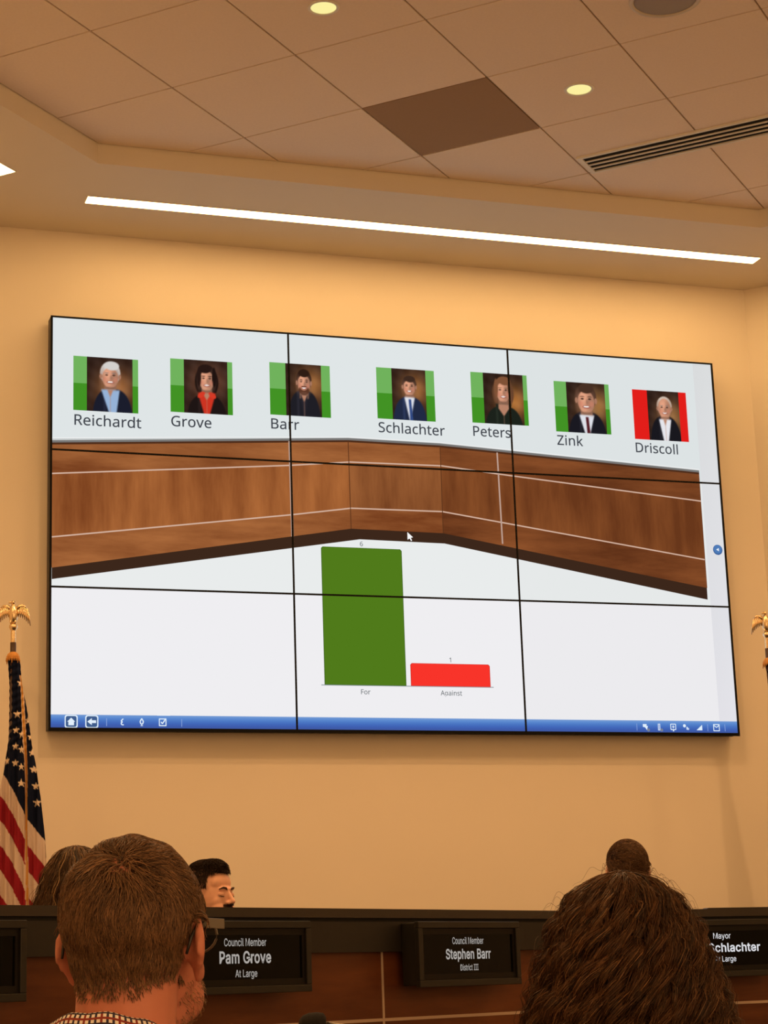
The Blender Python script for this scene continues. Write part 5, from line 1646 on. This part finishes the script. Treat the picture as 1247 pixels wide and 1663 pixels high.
# ================= envelope hair for long curly heads
def envelope_hair(t, name, top, env, nclump, per, color, amp, wave, width, ylen=.95, yoff=-.02, K=30, Lr=(.16, .5), spread=.007, hi=(.30, .15, .06), part=(0, .02), noise=.0, fly=40, mname=None):
    dz = np.array([e[0] for e in env])
    rr = np.array([e[1] for e in env])
    N = nclump * per
    q = np.linspace(0, 1, K)[None, :]
    phi = RNG.random((nclump, 1)) * 2 * PI
    L = RNG.uniform(*Lr, size=(nclump, 1))
    rho = RNG.uniform(.76, .985, size=(nclump, 1)) ** .6
    z0 = RNG.random((nclump, 1)) ** 2.2 * .16
    # depth below the top along the strand (slow first, while the strand runs outward over the crown)
    zz = z0 + (L - z0 * .4) * q ** 1.35
    R = np.interp(zz, dz, rr) * rho
    R = R * (1 - .10 * q * RNG.random((nclump, 1)))
    start = np.clip(q / .12, 0, 1)
    ph = RNG.random((nclump, 1)) * 2 * PI
    wl = wave * RNG.uniform(.75, 1.35, size=(nclump, 1))
    am = amp * RNG.uniform(.5, 1.4, size=(nclump, 1)) * (.12 + 1.1 * np.clip(q * 1.6, 0, 1))
    s_ = zz / wl * 2 * PI + ph
    drift = .35 * np.sin(phi * 3 + ph) * q
    cphi = phi + drift
    guide_r = R + am * np.sin(s_)
    tang = am * np.cos(s_)
    gx = guide_r * np.cos(cphi) - tang * np.sin(cphi)
    gy = (guide_r * np.sin(cphi) + tang * np.cos(cphi)) * ylen
    gz = -zz + am * .5 * np.sin(s_ * 1.0 + 1)
    G = np.stack([gx, gy + yoff, gz], -1)
    G = np.repeat(G, per, axis=0)
    off = RNG.normal(size=(N, 1, 3)) * spread
    grow = (.45 + .9 * q[..., None]) * (1 + .25 * np.sin(q[..., None] * 9 + RNG.random((N, 1, 1)) * 6))
    P = G + off * grow
    P += np.stack([np.sin(q * 40 + RNG.random((N, 1)) * 6), np.cos(q * 37 + RNG.random((N, 1)) * 6), np.zeros((N, K))], -1) * .0009
    P += np.array(top)[None, None, :]
    cl = np.repeat(np.clip(1 + .45 * RNG.normal(size=(nclump, 1)), .35, 2.0), per, axis=0)
    st = np.clip(1 + .25 * RNG.normal(size=(N, 1)), .4, 2)
    C = np.array(color)[None, :] * cl * st
    k = RNG.random(N) < .13
    C[k] = np.array(hi) * st[k]
    # loose flyaway hairs
    ph_ = RNG.random((fly, 1)) * 2 * PI
    qq = np.linspace(0, 1, K)[None, :]
    d0 = RNG.uniform(.0, .12, size=(fly, 1))
    R0 = np.interp(d0, dz, rr)
    out = R0 * .95 + qq * RNG.uniform(.015, .05, size=(fly, 1))
    a_ = ph_ + qq * RNG.normal(size=(fly, 1)) * .5
    F_ = np.stack([out * np.cos(a_), out * np.sin(a_) * ylen + yoff, -d0 + .012 + qq * RNG.uniform(-.01, .02, size=(fly, 1)) - qq ** 2 * .04 + .004 * np.sin(qq * 11 + ph_)], -1) + np.array(top)[None, None, :]
    P = np.concatenate([P, F_])
    C = np.concatenate([C, np.tile(np.array(color) * 1.4, (fly, 1))])
    W_ = np.concatenate([width * (.6 + .8 * RNG.random(N)), np.full(fly, .00028)])
    o = hair_mesh(name, P, W_, C, m_hair, t, taper=.3)
    # the dense inner mass of the same hair, colour darkened as shade between locks
    mb = MB()
    prof = [(0, -.012)] + [(r * .86, -d - .006) for d, r in zip(dz, rr) if r > .01 and d < Lr[1] * .9]
    prof.append((0, prof[-1][1] - .01))
    mb.lathe([(r, z) for r, z in prof], 40, Matrix.Translation((top[0], top[1] + yoff, top[2])) @ Matrix.Diagonal((1, ylen, 1, 1)))
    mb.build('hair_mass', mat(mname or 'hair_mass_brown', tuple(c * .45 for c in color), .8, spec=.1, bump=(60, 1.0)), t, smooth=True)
    return o


# ================= woman with the big curly brown hair (foreground right)
bx, by = -2.064, -6.744
HB = 1.175
pB, bodyB = person((bx, by, FLOOR), HB, .96, .36, 'woman with big long curly brown hair seen from behind', m_skinB, m_dark_cloth, m_trous, voxel=.008, it=4)
ENV_B = [(0, 0), (.004, .030), (.0135, .056), (.030, .080), (.055, .098), (.078, .111), (.121, .128), (.166, .1435), (.223, .158), (.32, .168), (.42, .155), (.5, .13), (.6, .10)]
envelope_hair(pB, 'hair', (-.004, -.012, 1.322), [(a, b * .90) for a, b in ENV_B], 640, 22, (0.078, 0.034, 0.0135), .0115, .055, .00050, ylen=.86, K=40, Lr=(.16, .48), yoff=-.030, spread=.0033, fly=120, hi=(.22, .11, .048))

# ================= brown haired woman behind the dais, left
pC, bodyC = person((-2.1402, -2.7783, PLAT), 1.50 - PLAT, .97, 1.2, 'person with wavy brown hair behind the dais, mostly hidden by the nearest man', m_skinB, m_dark_cloth, m_trous, voxel=.008, it=4)
ENV_C = [(0, 0), (.004, .03), (.014, .055), (.027, .074), (.0725, .104), (.124, .126), (.207, .143), (.30, .140), (.4, .11)]
envelope_hair(pC, 'hair', (0, -.01, 1.655 - PLAT), ENV_C, 240, 18, (0.10, 0.050, 0.022), .005, .09, .0011, ylen=.9, K=22, Lr=(.2, .36), spread=.0060, hi=(.34, .20, .09), fly=10, mname='hair_mass_chestnut')

# ================= bearded man behind the dais
HD = 1.525 - PLAT
pD, bodyD = person((-1.551, -2.08, PLAT), HD, .96, 2.42, 'bearded man with dark spiky hair behind the dais, eyes lowered', m_skinD, m_dark_cloth, m_trous, voxel=.0035, it=5)


def okD(c):
    x, y, z = c[0] / .96, c[1] / .96, (c[2] - HD) / .96
    if z < -.02:
        return 0
    if z > .082:
        return 1 if y < .075 else 0
    if y > .030:
        return 0
    if abs(x) > .055 and y > -.03:
        return 1 if z > .032 else 0
    return 1


def flowD(p):
    q = max(0, min(1, (p.z - HD - .055) / .045))
    return Vector((0, -.4, -1)) * (1 - q) + Vector((.15, .7, 0)) * q


surface_hair('hair', pD, bodyD, 7500, okD, flowD, lambda p: .010 + .016 * max(0, min(1, (p.z - HD - .05) / .05)), lambda p: .004 + (.012 + .014 * max(0, min(1, (p.y + .01) / .05))) * max(0, min(1, (p.z - HD - .07) / .04)), .0011, (0.030, 0.016, 0.010), K=5, noise=.35, clump=.6, m=m_hairmat)


def okBeard(c):
    x, y, z = c[0] / .96, c[1] / .96, (c[2] - HD) / .96
    if y < .015 or z > -.030 or z < -.118:
        return 0
    if abs(x) < .021 and -.072 < z < -.047:          # lips
        return 0
    if abs(x) < .028 and z > -.047:                   # moustache
        return 2.5 if y > .07 and z < -.036 else 0
    if z > -.045 - .9 * max(0, .045 - abs(x)) and abs(x) > .012:
        return 0
    return 1.3 if z < -.066 or abs(x) < .045 else .5


surface_hair('beard', pD, bodyD, 3200, okBeard, lambda p: Vector((p.x * 3, .2, -1)), lambda p: .011, .004, .0009, (0.060, 0.026, 0.013), K=4, noise=.4, clump=.3, m=m_hairmat)
m_eye = mat('eye_white', (0.75, 0.70, 0.66), 0.25)
m_lidl = mat('lash_dark', (0.03, 0.015, 0.01), 0.7)
KD = Matrix.Translation((0, 0, HD)) @ Matrix.Diagonal((.96, .96, .96, 1)) @ Matrix.Translation((0, 0, -HD))
for s in (-1, 1):
    e = MB()
    e.ball((s * .033, .074, HD + .000), (.0135, .0125, .011), 16)
    ey = e.build('eye', m_eye, pD, smooth=True, M=KD)
    e = MB()
    e.ball((s * .033, .0755, HD + .0012), (.0145, .0125, .0112), 16)
    e.build('eyelid', m_skinD, ey, smooth=True, M=KD)
    e = MB()
    e.tube([(s * .021, .0800, HD - .004), (s * .027, .0865, HD - .0068), (s * .033, .0885, HD - .0075), (s * .040, .0860, HD - .0062), (s * .046, .0780, HD - .002)], [.0008, .0012, .0013, .0012, .0007], 6)
    e.build('eyelashes', m_lidl, ey, smooth=True, M=KD)
    e = MB()
    e.tube([(s * .013, .0905, HD + .020), (s * .022, .0920, HD + .0245), (s * .034, .0890, HD + .0265), (s * .047, .0770, HD + .020)], [.0030, .0044, .0040, .0018], 6)
    e.build('eyebrow', mat('brow_hair', (0.055, 0.024, 0.012), .8), pD, smooth=True, M=KD)
e = MB()
e.ball((0, .0925, HD - .0555), (.020, .0045, .0032), 12)
e.ball((0, .0915, HD - .0640), (.018, .0050, .0042), 12)
e.build('lips', mat('lips', (0.55, 0.20, 0.15), .45), pD, smooth=True, M=KD)

# ================= man turned to the screen behind the dais, right
HE = 1.614 - PLAT
pE, bodyE = person((.440, -1.455, PLAT), HE, 1.09, .42, 'man with short dark hair turned to the screen, just above the curly hair', m_skinB, m_dark_cloth, m_trous, voxel=.006, it=4)


def okE(c):
    x, y, z = c[0], c[1], c[2] - HE
    if y > .05 and z < .09 or abs(x) > .082:
        return 0
    if abs(x) > .058 and y > -.03:
        return 1 if z > .035 else 0
    return 1 if z > -.035 else 0


surface_hair('hair', pE, bodyE, 7000, okE, lambda p: Vector((.9, -.15, .1 - .55 * max(0, min(1, (HE + .12 - p.z) / .12)))), lambda p: .014 + .020 * max(0, min(1, (p.z - HE) / .08)), lambda p: .004 + .010 * max(0, min(1, (p.z - HE) / .08)),   .0012, (0.115, 0.060, 0.030), K=6, noise=.2, clump=.5, m=m_hairmat)
